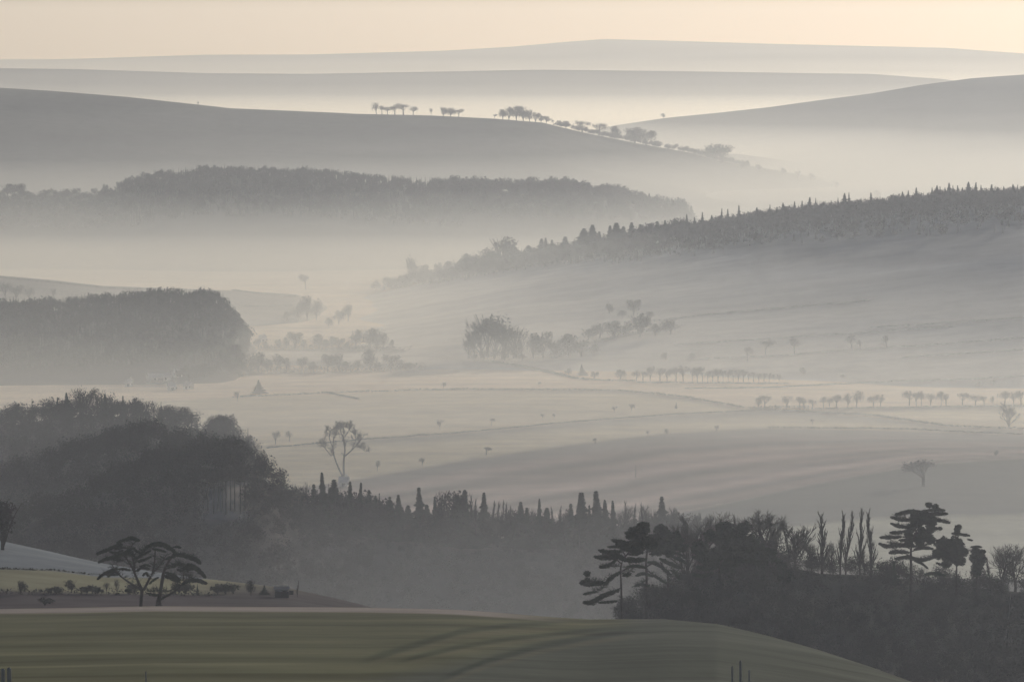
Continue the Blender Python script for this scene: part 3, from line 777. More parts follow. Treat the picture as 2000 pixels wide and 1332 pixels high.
# leafless trees and poplars behind the copse
POP = [(1606,995,'tall feathery poplar, leftmost of the five slim poplars left of the tallest cedar'), (1641,993,'slim leafless poplar, second of the five slim poplars left of the tallest cedar'), (1652,993,'slim leafless poplar in the middle of the five left of the tallest cedar'),
       (1679,990,'slim leafless poplar, fourth of the five slim poplars left of the tallest cedar'), (1701,990,'slim leafless poplar nearest the tallest cedar')]
for i, (px, top, lb) in enumerate(POP):
    p = on_copse(px, -8); by = to_px(*p)[1]
    tree('poplar', p, (by - top) * pix(p[1]), lb, 'slim poplars behind the copse', wid=[1.9, 1.3, 1.1, 1.2, 1.4][i])
for px, top, kind, w, lb in [(1553,1008,'fan',1.6,'broad fan-shaped leafless tree left of the slim poplars'), (1541,1012,'poplar',1.1,'narrow leafless tree touching the broad fan-shaped one'), (1490,990,'bare',1.5,'leafless tree with an arched crown above the ragged black pine'),
        (1432,1000,'poplar',1.1,'thin leafless tree rising between the two tops of the ragged black pine'), (1515,1025,'bare',.8,'smaller leafless tree between the arched and the fan-shaped ones'), (1585,1050,'bare',.9,'low leafless tree at the foot of the leftmost slim poplar'),
        (1627,1055,'bare',.7,'low leafless tree between the first two slim poplars'), (1690,1062,'bare',.7,'low leafless tree under the two rightmost slim poplars'), (1952,1056,'bare',.9,'tall leafless tree at the right edge, left of its wider neighbour'),
        (1982,1058,'bare',1.1,'wide leafless tree at the far right edge of the copse'), (1935,1085,'poplar',1.2,'upright leafless tree next to the square-topped evergreen'), (1345,1000,'fan',1.5,'pale leafless tree behind the broad dark pine'),
        (1372,1000,'bare',1.2,'pale leafless tree in the gap between the broad pine and the ragged pine'), (1745,1095,'conifer',1.4,'small pointed conifer at the foot of the tallest cedar, to its left'), (2015,1075,'bare',1.0,'leafless tree cut off by the right edge of the view')]:
    p = on_copse(px, -12 if kind != 'conifer' else 10); by = to_px(*p)[1]
    tree(kind, p, (by - top) * pix(p[1]), lb, wid=w)
p = hit(1962, 1262)
tr, _ = bare_tree(np.random.RandomState(9), 12, dict(lev=3))
e = bpy.data.objects.new('birch_tree', None); S.collection.objects.link(e); e.location = tuple(p); e.rotation_euler = (0, math.radians(7), 0)
tag(e, 'pale-stemmed birch leaning in front of the copse at the right edge', 'tree')
_q = np.array([[0,0,-1],[.05,0,4],[.0,0,8],[-.1,0,12.]])
link('trunk', soup('trunk', tube(bez(_q, 12), np.linspace(.28, .05, len(bez(_q, 12))), 7), M['palebark']), e)
link('crown', soup('crown', _, M['twig']), e)

# ------------------------------------------------------------------ the long line of pointed trees on the bank
KL = [(556,935,'thin'),(570,940,'bare'),(590,938,'bare'),(612,944,'conifer'),(632,921,'conifer'),(645,950,'conifer'),(657,935,'conifer'),(683,938,'conifer'),(700,940,'conifer'),(716,955,'conifer'),(734,966,'conifer'),
 (748,976,'thin'),(762,968,'conifer'),(782,965,'conifer'),(797,985,'conifer'),(820,950,'conifer'),(836,984,'conifer'),(853,968,'conifer'),(868,955,'thin'),(881,950,'umbrella'),(893,966,'conifer'),(906,955,'conifer'),(920,960,'poplar'),(931,968,'poplar'),(944,960,'conifer'),
 (956,975,'poplar'),(966,977,'poplar'),(979,974,'poplar'),(992,978,'poplar'),(1004,985,'poplar'),(1016,978,'conifer'),(1027,990,'conifer'),(1038,988,'bare'),(1053,972,'conifer'),(1066,990,'conifer'),(1078,986,'poplar'),(1094,984,'poplar'),(1106,990,'bare'),(1117,982,'conifer'),
 (1129,960,'conifer'),(1139,960,'conifer'),(1152,984,'conifer'),(1168,957,'conifer'),(1184,974,'conifer'),(1199,975,'conifer'),(1212,984,'bare'),(1225,974,'poplar'),(1240,980,'poplar'),(1252,978,'poplar'),(1266,982,'bare'),(1281,990,'bare'),(1294,968,'conifer'),(1308,986,'bare'),
 (1322,992,'bare'),(1362,1004,'bare'),(1385,1000,'bare'),(1398,1006,'poplar'),(1412,1010,'bare')]
WORD = dict(conifer='pointed dark conifer', poplar='narrow leafless tree', bare='twiggy leafless tree', thin='open-crowned small tree', umbrella='round-headed tree')
cnt = {}
for px, top, kind in KL:
    cnt[kind] = cnt.get(kind, 0) + 1
    p = on('K', px, 6 - 12 * TR.rand()); by = to_px(*p)[1]
    tree(kind, p, (by - top) * pix(p[1]), f'{nth(cnt[kind])} {WORD[kind]} from the left in the line on the bank', 'trees in the long line on the bank', wid={'conifer': 1.0 + .9 * TR.rand(), 'poplar': 1.0, 'bare': .62, 'thin': .7, 'umbrella': .8}[kind])

for i in range(34):
    px = 560 + 24 * i + 14 * TR.rand(); p = on('K', px, 10 - 22 * TR.rand()); k = ['bare', 'thin', 'round', 'fan'][TR.randint(4)]
    tree(k, p, (7 + 7 * TR.rand()) , f'low leafless tree among the pointed ones on the bank, {nth(i + 1)} from the left', 'low trees among the pointed ones on the bank', wid=.8 + .4 * TR.rand())

# straight trunks showing under the edge of the domed wood
for i, px in enumerate([398, 405, 417, 426, 434, 441, 450, 458, 469, 478]):
    p = hit(px, 1000 + 3 * (i % 3))
    e = bpy.data.objects.new('pine_tree', None); S.collection.objects.link(e); e.location = tuple(p)
    tag(e, f'tall straight-trunked tree at the foot of the domed wood, {nth(i + 1)} from the left', 'tree', 'straight trunks at the foot of the domed wood')
    rr = np.random.RandomState(600 + i)
    link('trunk', soup('trunk', tube([[0, 0, -1], [.1, 0, 6], [0, 0, 13]], [.3, .24, .12], 6), M['bark']), e)
    link('crown', soup('crown', crown_cloud(rr, 15.5, 2.6, 9.5, 700, .34, 6), M['scrub']), e)

# ------------------------------------------------------------------ conifers standing out on the misty ridge
FR = [(1341,418),(1357,424),(1372,414),(1390,420),(1408,407),(1422,408),(1443,401),(1462,418),(1478,405),(1503,399),(1517,404),(1531,396),(1552,393),(1566,392),(1580,385),(1593,387),(1608,394),(1623,391),(1637,386),(1649,377),(1658,376),(1670,392),(1681,387),(1702,376),(1712,390),(1723,386),
      (1736,392),(1748,380),(1762,374),(1773,372),(1789,366),(1800,376),(1810,378),(1820,366),(1829,362),(1837,364),(1846,366),(1854,357),(1862,362),(1871,362),(1881,366),(1891,355),(1904,356),(1916,361),(1927,368),(1936,360),(1948,366),(1960,364),(1970,366),(1978,360),(1987,361),(1997,363)]
for i, (px, top) in enumerate(FR):
    p = on('F', px, 4); by = to_px(*p)[1]
    tree('conifer', p, max(5, (by - top) * pix(p[1])), f'{nth(i + 1)} pointed conifer from the left on the misty ridge crest', 'pointed conifers along the ridge crest', wid=1.0 + .8 * TR.rand())
FL = [(802,497,'round',.45),(830,516,'round',.8),(856,511,'round',.45),(876,509,'round',.8),(909,494,'round',.6),(925,492,'round',.9),(950,486,'round',.8),(982,461,'round',.9),(1006,482,'conifer',1.8),(1031,479,'conifer',2.6),(1056,466,'conifer',1.6),(1066,464,'conifer',1.6),(1078,468,'conifer',2),(1102,462,'conifer',2.4),
      (1140,446,'conifer',2.4),(1155,439,'conifer',2.6),(1170,452,'conifer',2),(1192,440,'conifer',1.8),(1204,435,'conifer',2.2),(1216,442,'conifer',1.8),(1234,434,'conifer',2.2),(1250,438,'conifer',2),(1268,436,'conifer',1.8),(1284,432,'conifer',2),(1300,430,'conifer',2),(1318,428,'conifer',2)]
for i, (px, top, kind, w) in enumerate(FL):
    p = on('F', px, 5); by = to_px(*p)[1]
    tree(kind, p, (by - top) * pix(p[1]), f'{"faint rounded tree" if kind == "round" else "broad hazy conifer"} on the ridge\'s lower left end, {nth(i + 1)} from the left', 'trees down the left end of the ridge', wid=w * 1.35)
for i, (px, top) in enumerate([(1232,384),(1250,383),(1267,378),(1284,388),(1303,385),(1313,392),(1325,385),(1338,398),(1350,402)]):
    p = on('E', px, 5); by = to_px(*p)[1]
    tree('conifer', p, max(6, (by - top) * pix(p[1])), f'hazy pointed tree at the hilltop wood\'s right tip, {nth(i + 1)} from the left', 'pointed trees at the tip of the hilltop wood', wid=1.7)

# trees on the skyline of the left hill
for px, top, kind, w, lb in [(387,203,'round',.8,'tiny lone bush on the bare skyline of the left hill'), (735,200,'thin',.9,'tall leaning tree at the left end of the skyline clump'), (746,205,'umbrella',1.2,'small tree second from the left in the skyline clump'), (757,208,'umbrella',1.5,'flat-topped tree third from the left in the skyline clump'), (771,207,'umbrella',1.6,'flat-topped tree left of the round one in the skyline clump'),
        (788,202,'umbrella',1.7,'largest round-headed tree of the skyline clump'), (807,207,'umbrella',1.5,'tree at the right end of the skyline clump'), (842,211,'thin',.6,'single narrow tree between the two groups on the left hill skyline'), (866,208,'round',1.5,'left half of the dark clump right of the narrow skyline tree'), (880,209,'round',1.5,'right half of the dark clump right of the narrow skyline tree'), (896,213,'umbrella',1.5,'last low tree before the humped copse on the left hill'),
        (966,223,'umbrella',1.2,'low tree just left of the humped copse on the left hill'), (1067,226,'round',1.1,'small round tree just right of the humped copse'), (1105,236,'round',1.5,'bushy tree where the left hill begins to fall'), (1137,235,'umbrella',1.6,'flat tree on the falling shoulder of the left hill'), (1170,240,'umbrella',1.6,'flat tree lower on the falling shoulder of the left hill'), (1200,246,'round',1.3,'rounded tree on the falling shoulder of the left hill'), (1240,248,'round',1.5,'upper rounded tree beside the dark hump on the shoulder'), (1262,252,'round',1.5,'rounded tree on the dark hump of the shoulder'),
        (1385,280,'round',1.6,'left crown of the twin hump low on the left hill shoulder'), (1408,281,'round',1.6,'right crown of the twin hump low on the left hill shoulder')]:
    p = on('D', px, 5); by = to_px(*p)[1]
    tree(kind, p, max(4, (by - top) * pix(p[1])), lb, wid=w)
for i, (px, top, w) in enumerate([(982, 213, 1.1), (994, 208, 1.0), (1008, 206, 1.0), (1022, 207, 1.0), (1034, 212, 1.1), (1046, 219, 1.3), (1057, 226, 1.2)]):
    p = on('D', px, 5); by = to_px(*p)[1]
    tree('round', p, (by - top) * pix(p[1]), f'{nth(i + 1)} tree from the left in the humped copse on the hill crest', 'trees of the humped copse', wid=w)
p = on('C', 1296, 5); tree('round', p, 9, 'lone faint tree on the edge of the pale right-hand hill', wid=1.2)
for i, (px, by, h) in enumerate([(1450,332,16),(1480,338,18),(1530,344,16),(1560,351,16),(1585,354,16),(1632,370,16),(1715,388,18)]):
    p = hit(px, by); tree('round', p, h * pix(p[1]), f'hazy bush on the faint slope running down to the right, {nth(i + 1)} from the top', 'bushes down the faint far slope', wid=1.1)
for px, by, h, w, lb in [(15,386,26,1.5,'dark rounded tree at the left edge beside the hilltop field'), (38,384,26,1.4,'dark rounded tree second from the left edge above the hilltop field'), (185,386,14,1.3,'low bush at the right end of the hilltop field'), (205,384,20,.8,'small upright tree right of the hilltop field'), (233,382,22,.8,'small tree standing close to the end of the hilltop wood')]:
    p = on('E', px, 6); tree('round', p, h * pix(p[1]), lb, wid=w)
for px, by, h, kind, w, lb in [(10,586,36,'thin',1.2,'faint tree at the left edge behind the conifer plantation'), (32,590,34,'thin',1.3,'faint tree behind the plantation, second from the left edge'), (56,588,26,'thin',1.2,'faint small tree behind the plantation, third from the left edge'), (104,586,24,'thin',.7,'slender faint tree alone behind the plantation'), (597,566,32,'umbrella',.9,'ghostly flat-topped tree standing alone in the mist above the valley')]:
    p = hit(px, by); tree(kind, p, h * pix(p[1]), lb, wid=w)
for i, (px, top) in enumerate([(112,775),(130,766),(158,752),(168,758),(190,754),(205,768),(240,772)]):
    p = on('I', px, 4); by = to_px(*p)[1]
    tree('thin' if i in (2, 3, 4) else 'conifer', p, (by - top) * pix(p[1]), f'tree standing out on the brown wooded knoll, {nth(i + 1)} from the left', 'trees standing out on the brown knoll', wid=.8 if i in (2, 3, 4) else 1.2)

# ------------------------------------------------------------------ trees in the valley fields
FT = [(866,761,16,'umbrella',.9,'small dark T-shaped tree on the hedge line in the middle of the valley'),(859,840,22,'thin',1.0,'small open tree in the field below the T-shaped tree'),(960,831,15,'umbrella',.9,'small flat-topped tree on the long hedge bank'),(1060,819,13,'thin',1.0,'small boxy tree, left of a pair on the long hedge bank'),(1083,818,11,'thin',1.0,'smaller boxy tree, right of a pair on the long hedge bank'),
 (1200,806,13,'thin',1.4,'rounded bush-like tree, left of two in the middle field'),(1234,804,16,'thin',1.4,'rounded bush-like tree, right of two in the middle field'),(1320,799,13,'conifer',1.2,'small upright tree on the bend of the valley hedge'),(1265,853,14,'thin',.8,'small tree, left of two by the upper edge of the ploughland'),(1301,852,16,'thin',.8,'small tree, right of two by the upper edge of the ploughland'),
 (1399,845,15,'thin',.9,'small dark tree standing on the edge of the ploughland alone'),(1587,829,11,'umbrella',1.0,'tiny tree on the pale strip above the ploughland'),(1163,868,12,'umbrella',1.2,'tiny spreading tree where the ploughland edge dips'),(950,888,16,'umbrella',1.5,'squat tree at the left part of the ploughland edge'),(825,910,16,'thin',1.2,'boxy pale tree left of the squat tree'),(737,920,22,'thin',.7,'thin tree to the right of the big bare forked tree'),
 (538,869,28,'thin',1.05,'round-headed small tree, left of the pair by the wooded knoll'),(566,863,22,'thin',1.1,'round-headed small tree, right of the pair by the wooded knoll'),(1945,892,14,'round',.8,'small tree near the right edge on the striped slope'),(1803,950,52,'umbrella',2.1,'pale wide-headed tree alone on the striped grey field'),(1053,756,11,'thin',1.0,'tiny faint tree on the bright strip of the valley'),
 (1242,937,28,'poplar',.6,'faint slender tree in the ploughland'),(505,770,28,'conifer',3.0,'broad cone-shaped tree at the left end of the valley hedge'),(464,784,22,'thin',.9,'small square tree left of the broad cone-shaped one'),(1971,834,50,'fan',1.9,'dark leafless tree by the hedge at the right edge of the valley'),
 (1110,733,16,'round',1.1,'leftmost small round tree before the long row in the valley'),(1137,733,22,'conifer',1.6,'upright tree between two round ones before the long row'),(1161,741,16,'round',1.3,'round tree just left of the long row in the valley'),(1212,743,22,'round',1.4,'wide round tree at the left end of the long row'),
 (1570,733,16,'round',1.2,'round tree alone right of the long row'),(1646,741,12,'round',1.2,'low round tree farther right beyond the long row'),(1663,682,30,'bare',1.0,'faint leafless tree on the lower slope of the misty ridge'),(1680,684,22,'bare',1.0,'smaller faint tree touching the leafless one on the lower slope'),(1732,682,30,'bare',.8,'faint narrow tree right of the leafless one on the lower slope'),
 (1460,706,30,'umbrella',.8,'faint flat-topped tree left of three below the misty ridge'),(1495,694,32,'umbrella',1.3,'faint wide tree in the middle of three below the misty ridge'),(1552,692,34,'umbrella',1.2,'faint wide tree, right of three below the misty ridge'),(1300,705,19,'round',1.1,'faint low tree left of a pair below the misty ridge'),(1350,705,18,'round',1.4,'faint low tree, right of a pair below the misty ridge'),
 (1238,616,32,'round',1.2,'large faint rounded tree on the foot of the misty ridge'),(1190,616,26,'round',.9,'faint rounded tree left of the large one at the ridge foot'),(1270,622,14,'round',1.6,'low faint bush right of the large rounded tree at the ridge foot'),(1215,622,16,'round',1.6,'low faint bush under the large rounded tree at the ridge foot'),
 (1912,757,14,'round',1.0,'small hazy tree above the field row\'s right end, left of two'),(1940,755,12,'round',1.2,'small hazy tree above the field row\'s right end, right of two'),
 (600,627,56,'round',.75,'tall hazy clump tree standing out of the mist left of centre'),(618,626,44,'round',.75,'hazy tree on the right flank of the tall clump tree'),(582,629,36,'round',.9,'hazy tree on the left flank of the tall clump tree'),(560,630,22,'round',1.2,'lower hazy tree at the left foot of the tall clump'),
 (680,628,38,'round',.8,'hazy tree at the right end of the second misty clump'),(662,634,28,'round',1.0,'hazy tree in the middle of the second misty clump'),(642,640,20,'round',1.2,'low hazy tree at the left end of the second misty clump'),
 (6,1074,98,'round',1.15,'large dark tree cut by the left edge above the farm fields'),(40,1160,29,'round',1.05,'dark round bush-like tree near the left edge on the green strip'),(140,1158,26,'round',1.1,'dark round tree on the green strip left of the cedars'),
 (490,1164,32,'round',.8,'dark tree beside the white shed'),(516,1162,20,'conifer',1.8,'small dark tree against the wall of the white shed'),(581,1166,34,'poplar',1.4,'slender dark tree right of the white shed'),(227,1158,28,'thin',.6,'slender tree behind the left cedar'),(208,1160,26,'thin',.7,'slender tree just left of the one behind the left cedar'),
 (385,1163,22,'conifer',1.0,'small narrow conifer seen under the right cedar')]
for px, by, h, kind, w, lb in FT:
    p = hit(px, by)
    if p is None: continue
    tree(kind, p, h * pix(p[1]), lb, wid=w)

def row(items, base, kind, phrase, group, wid=1.0):
    for i, (px, h) in enumerate(items):
        b = base(px) if callable(base) else base
        jit = kind != 'bush' and b < 730
        p = hit(px, b + (4 * TR.rand() - 2 if jit else 0)); k = kind if isinstance(kind, str) else kind[i % len(kind)]
        tree(k, p, h * pix(p[1]) * ((.7 + .75 * TR.rand()) if jit else (.9 + .25 * TR.rand())), phrase.format(nth(i + 1)), group, wid=wid * (.8 + .7 * TR.rand()))
row([(x, 25 + 4 * math.sin(x)) for x in (1243, 1256, 1270, 1289, 1303, 1320, 1334)], 745, ['thin', 'umbrella'], '{} hazy tree from the left in the long valley row', 'trees of the long valley row')
row([(x, 32 - (x - 1350) * .085) for x in range(1352, 1530, 10)], 747, ['umbrella', 'thin'], 'slender tree in the long valley row\'s right half, {} from its left', 'trees of the long valley row', .75)
row([(1482, 20), (1494, 24), (1537, 24), (1562, 26), (1570, 22), (1587, 20), (1608, 26), (1620, 27), (1634, 27), (1655, 34), (1673, 32), (1706, 26), (1720, 26)], 798, ['thin', 'umbrella', 'thin', 'umbrella', 'bare'], 'dark tree in the near field row on the right, {} from the left', 'trees of the near field row')
row([(1776, 27), (1790, 27), (1800, 26), (1818, 24), (1838, 28), (1848, 24), (1880, 28), (1905, 24), (1922, 18), (1940, 22), (1962, 28), (1980, 26), (1994, 28)], 793, ['umbrella', 'bare', 'umbrella', 'thin'], 'grey tree in the near field row, {} after the gap', 'trees of the near field row', .95)
row([(915, 42), (928, 56), (940, 62), (953, 70), (967, 64), (981, 60), (993, 56), (1006, 48), (1018, 40)], lambda x: 700, ['fan', 'bare', 'fan', 'thin'], 'feathery tree in the big central valley clump, {} from the left', 'trees of the central valley clump', 1.0)
row([(925, 14), (945, 18), (965, 18), (985, 20), (1003, 20), (1020, 24)], lambda x: 703, 'round', 'low bushy tree at the foot of the central clump, {} from the left', 'bushes under the central valley clump', 1.3)
row([(1150, 24), (1172, 30), (1200, 34), (1222, 30), (1250, 34), (1280, 28), (1310, 24)], lambda x: 664 - (x - 1150) * .06, 'round', 'hazy tree in the thicket at the foot of the misty ridge, {} from the left', 'thicket at the foot of the misty ridge', 1.4)
row([(1042, 52), (1060, 40), (1085, 30), (1110, 34), (1135, 36), (1160, 30)], lambda x: 700 - (x - 1042) * .03, 'round', 'pale hazy tree trailing right from the central clump, {} after the clump', 'pale trees right of the central clump', 1.1)
row([(430, 24), (444, 30), (460, 38), (474, 22), (490, 26), (504, 30), (522, 22), (541, 25), (560, 20), (590, 22), (612, 20), (640, 28), (662, 32), (676, 22), (700, 22), (724, 30), (742, 24), (763, 27), (782, 22), (800, 14)], lambda x: 727 - (x - 430) * .01, 'round', 'rounded tree in the lower left hedgerow, {} from the left', 'trees of the lower left hedgerow', 1.1)
row([(505, 18), (518, 22), (545, 22), (560, 28), (576, 40), (592, 22), (622, 28), (636, 28), (648, 30), (661, 28), (680, 26), (694, 30), (722, 30), (736, 30), (750, 24), (766, 14)], lambda x: 682, 'round', 'rounded tree in the upper left hedgerow, {} from the left', 'trees of the upper left hedgerow', .85)
row([(352, 20), (368, 22), (384, 24), (400, 22), (416, 24), (345, 14)], 738, 'round', 'dim tree around the valley farm, {} from the left', 'trees round the valley farm', 1.2)
row([(95, 12), (110, 14), (170, 16), (180, 18), (190, 16), (262, 22), (350, 20), (362, 22), (425, 20), (440, 22), (455, 20)], lambda x: 1160, 'bush', 'low scrubby bush in the hedge behind the cedars, {} from the left', 'bushes in the hedge behind the cedars', 1.2)
p = hit(87, 1182); tree('bush', p, 16 * pix(p[1]), 'dark low bush on the brown strip near the left edge', wid=1.8)

# the big forked bare tree on the valley side
p = hit(672, 930, 1900)
rb = np.random.RandomState(41); m_ = pix(p[1]); e = bpy.data.objects.new('bare_tree', None); S.collection.objects.link(e); e.location = tuple(p)
tag(e, 'large leafless forked tree standing alone above the tree line left of centre', 'tree')
ZB = lambda x, y: ((x - 1910) / 2.834 * m_, (1270 - y) / 2.834 * m_)
fi = []
for i, (pts, r0, r1) in enumerate([([(1910,1290),(1908,1200),(1915,1120),(1905,1040)], .55, .3), ([(1900,1270),(1870,1200),(1850,1130),(1855,1050)], .42, .25), ([(1915,1160),(1950,1130),(1985,1095),(2010,1060)], .32, .18), ([(1850,1120),(1830,1060),(1835,1020)], .24, .12), ([(1908,1060),(1890,1020),(1895,1000)], .24, .12), ([(1908,1060),(1935,1020),(1940,1000)], .22, .12), ([(1855,1060),(1880,1010)], .2, .12), ([(1985,1100),(2030,1140)], .15, .08), ([(1840,1160),(1800,1110),(1795,1085)], .2, .1), ([(1950,1130),(1975,1070),(1965,1030)], .2, .1)]):
    q = np.array([[ZB(x, y)[0], 0, ZB(x, y)[1]] for x, y in pts]); q[:, 1] = np.linspace(0, (rb.rand() - .5) * 7, len(q)); q = bez(q, 12)
    link('trunk' if i == 0 else 'limb', soup('limb', tube(q, np.linspace(r0, r1, len(q)), 7), M['bark']), e)
    Q = dict(wob=.2, up=.06, lev=3, kids=[6, 6, 5], ang=.7, rat=.62, rr=.6, from0=.1, rmin=.05); Q['from'] = .25
    th = []
    for j in range(9):
        k_ = len(q) - 1 - rb.randint(0, max(1, len(q) * 2 // 3)) if j else len(q) - 1
        d_ = unit(np.array([rb.randn() * .8, rb.randn() * .8, .7 + .3 * rb.rand()]))
        grow(rb, q[k_], d_, 2.5, .11, 1, Q, fi, fi)
link('crown', soup('crown', np.concatenate(fi), M['twig']), e)

# ------------------------------------------------------------------ hedges
def hedge(pts, h, w, label, name='hedge', seed=0, gap=0.12, dmin=0):
    rng = np.random.RandomState(1000 + seed)
    pts = np.array(pts, float); L = np.abs(np.diff(pts[:, 0])).sum(); n = max(3, int(L / 25) + 1)
    t = np.linspace(0, 1, n) * (len(pts) - 1); xs = np.interp(t, np.arange(len(pts)), pts[:, 0]); ys = np.interp(t, np.arange(len(pts)), pts[:, 1])
    P = np.array([q for q in (hit(x, y, dmin) for x, y in zip(xs, ys)) if q is not None])
    # drop jumps on to another hill
    d = np.median(P[:, 1]); P = P[np.abs(P[:, 1] - d) < d * .25]
    seg = np.linalg.norm(np.diff(P, axis=0), axis=1); c = np.concatenate([[0], np.cumsum(seg)])
    k = int(min(c[-1] * 12 * max(1, h / 2), 30000)); s = rng.rand(k) * c[-1]
    keep = (undul(s, 0 * s, 60) > -1.4 + gap) ; s = s[keep]
    Q = np.stack([np.interp(s, c, P[:, i]) for i in range(3)], 1)
    Q[:, 2] = np.maximum(Q[:, 2], HT(Q[:, 0] / Q[:, 1], Q[:, 1]))
    hv = h * .7 * (.75 + .35 * undul(Q[:, 0], Q[:, 1], 14))
    Q[:, 2] += rng.rand(len(s)) * np.clip(hv, .4 * h, 1.5 * h)
    Q[:, 0] += (rng.rand(len(s)) - .5) * w; Q[:, 1] += (rng.rand(len(s)) - .5) * w
    o0 = Q.mean(0); o0[2] = Q[:, 2].min()
    o = link(name, soup(name, leaves(rng, Q - o0, .35 if d < 1600 else .5), M['hedge']), None, tuple(o0))
    tag(o, label, 'hedge')
    return o
HX = [([(455,777),(650,768),(860,762),(1200,763),(1330,776),(1450,797)], 1.8, 2, 'long dark hedge curving across the middle of the valley under the T-shaped tree'),
 ([(520,876),(700,860),(900,846),(1100,826),(1300,811),(1480,802)], 0.6, 1.6, 'low hedge on the bank below the pair of boxy trees'),
 ([(1480,801),(1700,812),(1850,833),(2000,839)], 1.6, 2.5, 'dark hedge sweeping down to the dark leafless tree at the right edge'),
 ([(1500,836),(1750,838),(2000,849)], .8, 2, 'faint hedge continuing right above the striped slope'),
 ([(950,706),(1050,723),(1130,742),(1240,746)], 2.0, 3, 'hedge dropping right from the foot of the central clump'),
 ([(1240,748),(1400,749),(1540,751)], 1.2, 2, 'low hedge under the long row of valley trees'),
 ([(1470,800),(1540,798),(1580,800)], 3.5, 6, 'thick dark thicket at the left end of the near field row'),
 ([(1580,800),(1750,797),(2000,794)], 1.2, 2.5, 'low hedge under the near field row'),
 ([(1340,760),(1500,758),(1700,748),(1850,744),(2000,737)], 1.2, 3, 'thin hedge between the two rows of trees on the right'),
 ([(430,728),(600,730),(820,722)], 7, 12, 'thick hedge at the foot of the lower hedgerow left of the central clump'),
 ([(500,684),(650,686),(790,688)], 7, 12, 'thick hedge at the foot of the upper hedgerow left of the central clump'),
 ([(640,768),(700,780),(560,796)][:2], .8, 2, 'short faint hedge in the pasture left of the T-shaped tree'),
 ([(1700,642),(1850,633),(2000,623)], 1.8, 3, 'upper dark hedge line on the slope at the right edge'),
 ([(1320,674),(1500,663),(1700,651),(1860,640)], 1.4, 3, 'long faint hedge crossing the lower slope of the misty ridge'),
 ([(1340,704),(1500,698),(1700,683),(1850,673),(2000,662)], 1.8, 3, 'dark hedge line below the faint leafless trees on the ridge slope'),
 ([(1760,700),(1880,692),(2000,684)], 1.2, 3, 'short hedge near the right edge above the grey flat fields'),
 ([(1280,628),(1420,612),(1550,602),(1700,588)], 1.4, 3, 'hazy hedge on the middle slope of the misty ridge'),
 ([(1080,700),(1150,672),(1250,650),(1330,640)], 2.5, 5, 'hazy wooded hedge climbing from the pale trees to the ridge foot'),
 ([(455,568),(520,576),(580,580)], 1.5, 3, 'thin hedge on the pasture brow right of the plantation'),
 ([(475,598),(520,600),(570,598)], 1.6, 3, 'short hedge in the bright field right of the plantation'),
 ([(0,543),(100,552),(200,563),(300,567)], 1.6, 2, 'dark hedge edging the pasture behind the plantation'),
 ([(0,1160),(100,1161),(200,1162),(420,1165)], 2.2, 3, 'long dark hedge running behind the two cedars'),
 ([(0,1112),(100,1114),(200,1126)], .5, 1, 'low bank along the top of the green strip at the left'),
 ([(0,378),(80,380),(165,381)], 2.6, 4, 'dark hedge bounding the hilltop field at the upper left')]
for i, (pts, h, w, lb) in enumerate(HX):
    hedge(pts, h, w, lb, seed=i)

# ------------------------------------------------------------------ buildings
def plain(name, col, rough=.6, spec=.3):
    m, t, b = new_mat(name)
    n = t.nodes.new('ShaderNodeTexNoise'); n.inputs['Scale'].default_value = 1.3; n.inputs['Detail'].default_value = 5
    r = t.nodes.new('ShaderNodeValToRGB'); r.color_ramp.elements[0].position = .3; r.color_ramp.elements[1].position = .7
    r.color_ramp.elements[0].color = (*[c * .8 for c in col], 1); r.color_ramp.elements[1].color = (*[min(1, c * 1.15) for c in col], 1)
    t.links.new(n.outputs[0], r.inputs[0]); t.links.new(r.outputs[0], b.inputs['Base Color'])
    b.inputs['Roughness'].default_value = rough; b.inputs['Specular IOR Level'].default_value = spec
    return m
M['wall'] = plain('lime_wall', (.82, .79, .74)); M['shed'] = plain('shed_roof', (.50, .40, .31)); M['roof'] = plain('pale_roof', (.84, .80, .75), .38, .5); M['slate'] = plain('slate', (.16, .16, .17), .45, .5)
M['dark'] = plain('dark_opening', (.03, .03, .035)); M['wood'] = plain('weathered_post', (.50, .47, .43), .8, .1)
def box(x0, x1, y0, y1, z0, z1):
    c = np.array([(x, y, z) for x in (x0, x1) for y in (y0, y1) for z in (z0, z1)], float)
    q = [(0,1,3,2),(4,6,7,5),(0,4,5,1),(2,3,7,6),(0,2,6,4),(1,5,7,3)]
    return np.array([[c[a], c[b], c[d]] for a, b, d, e in q] + [[c[a], c[d], c[e]] for a, b, d, e in q])
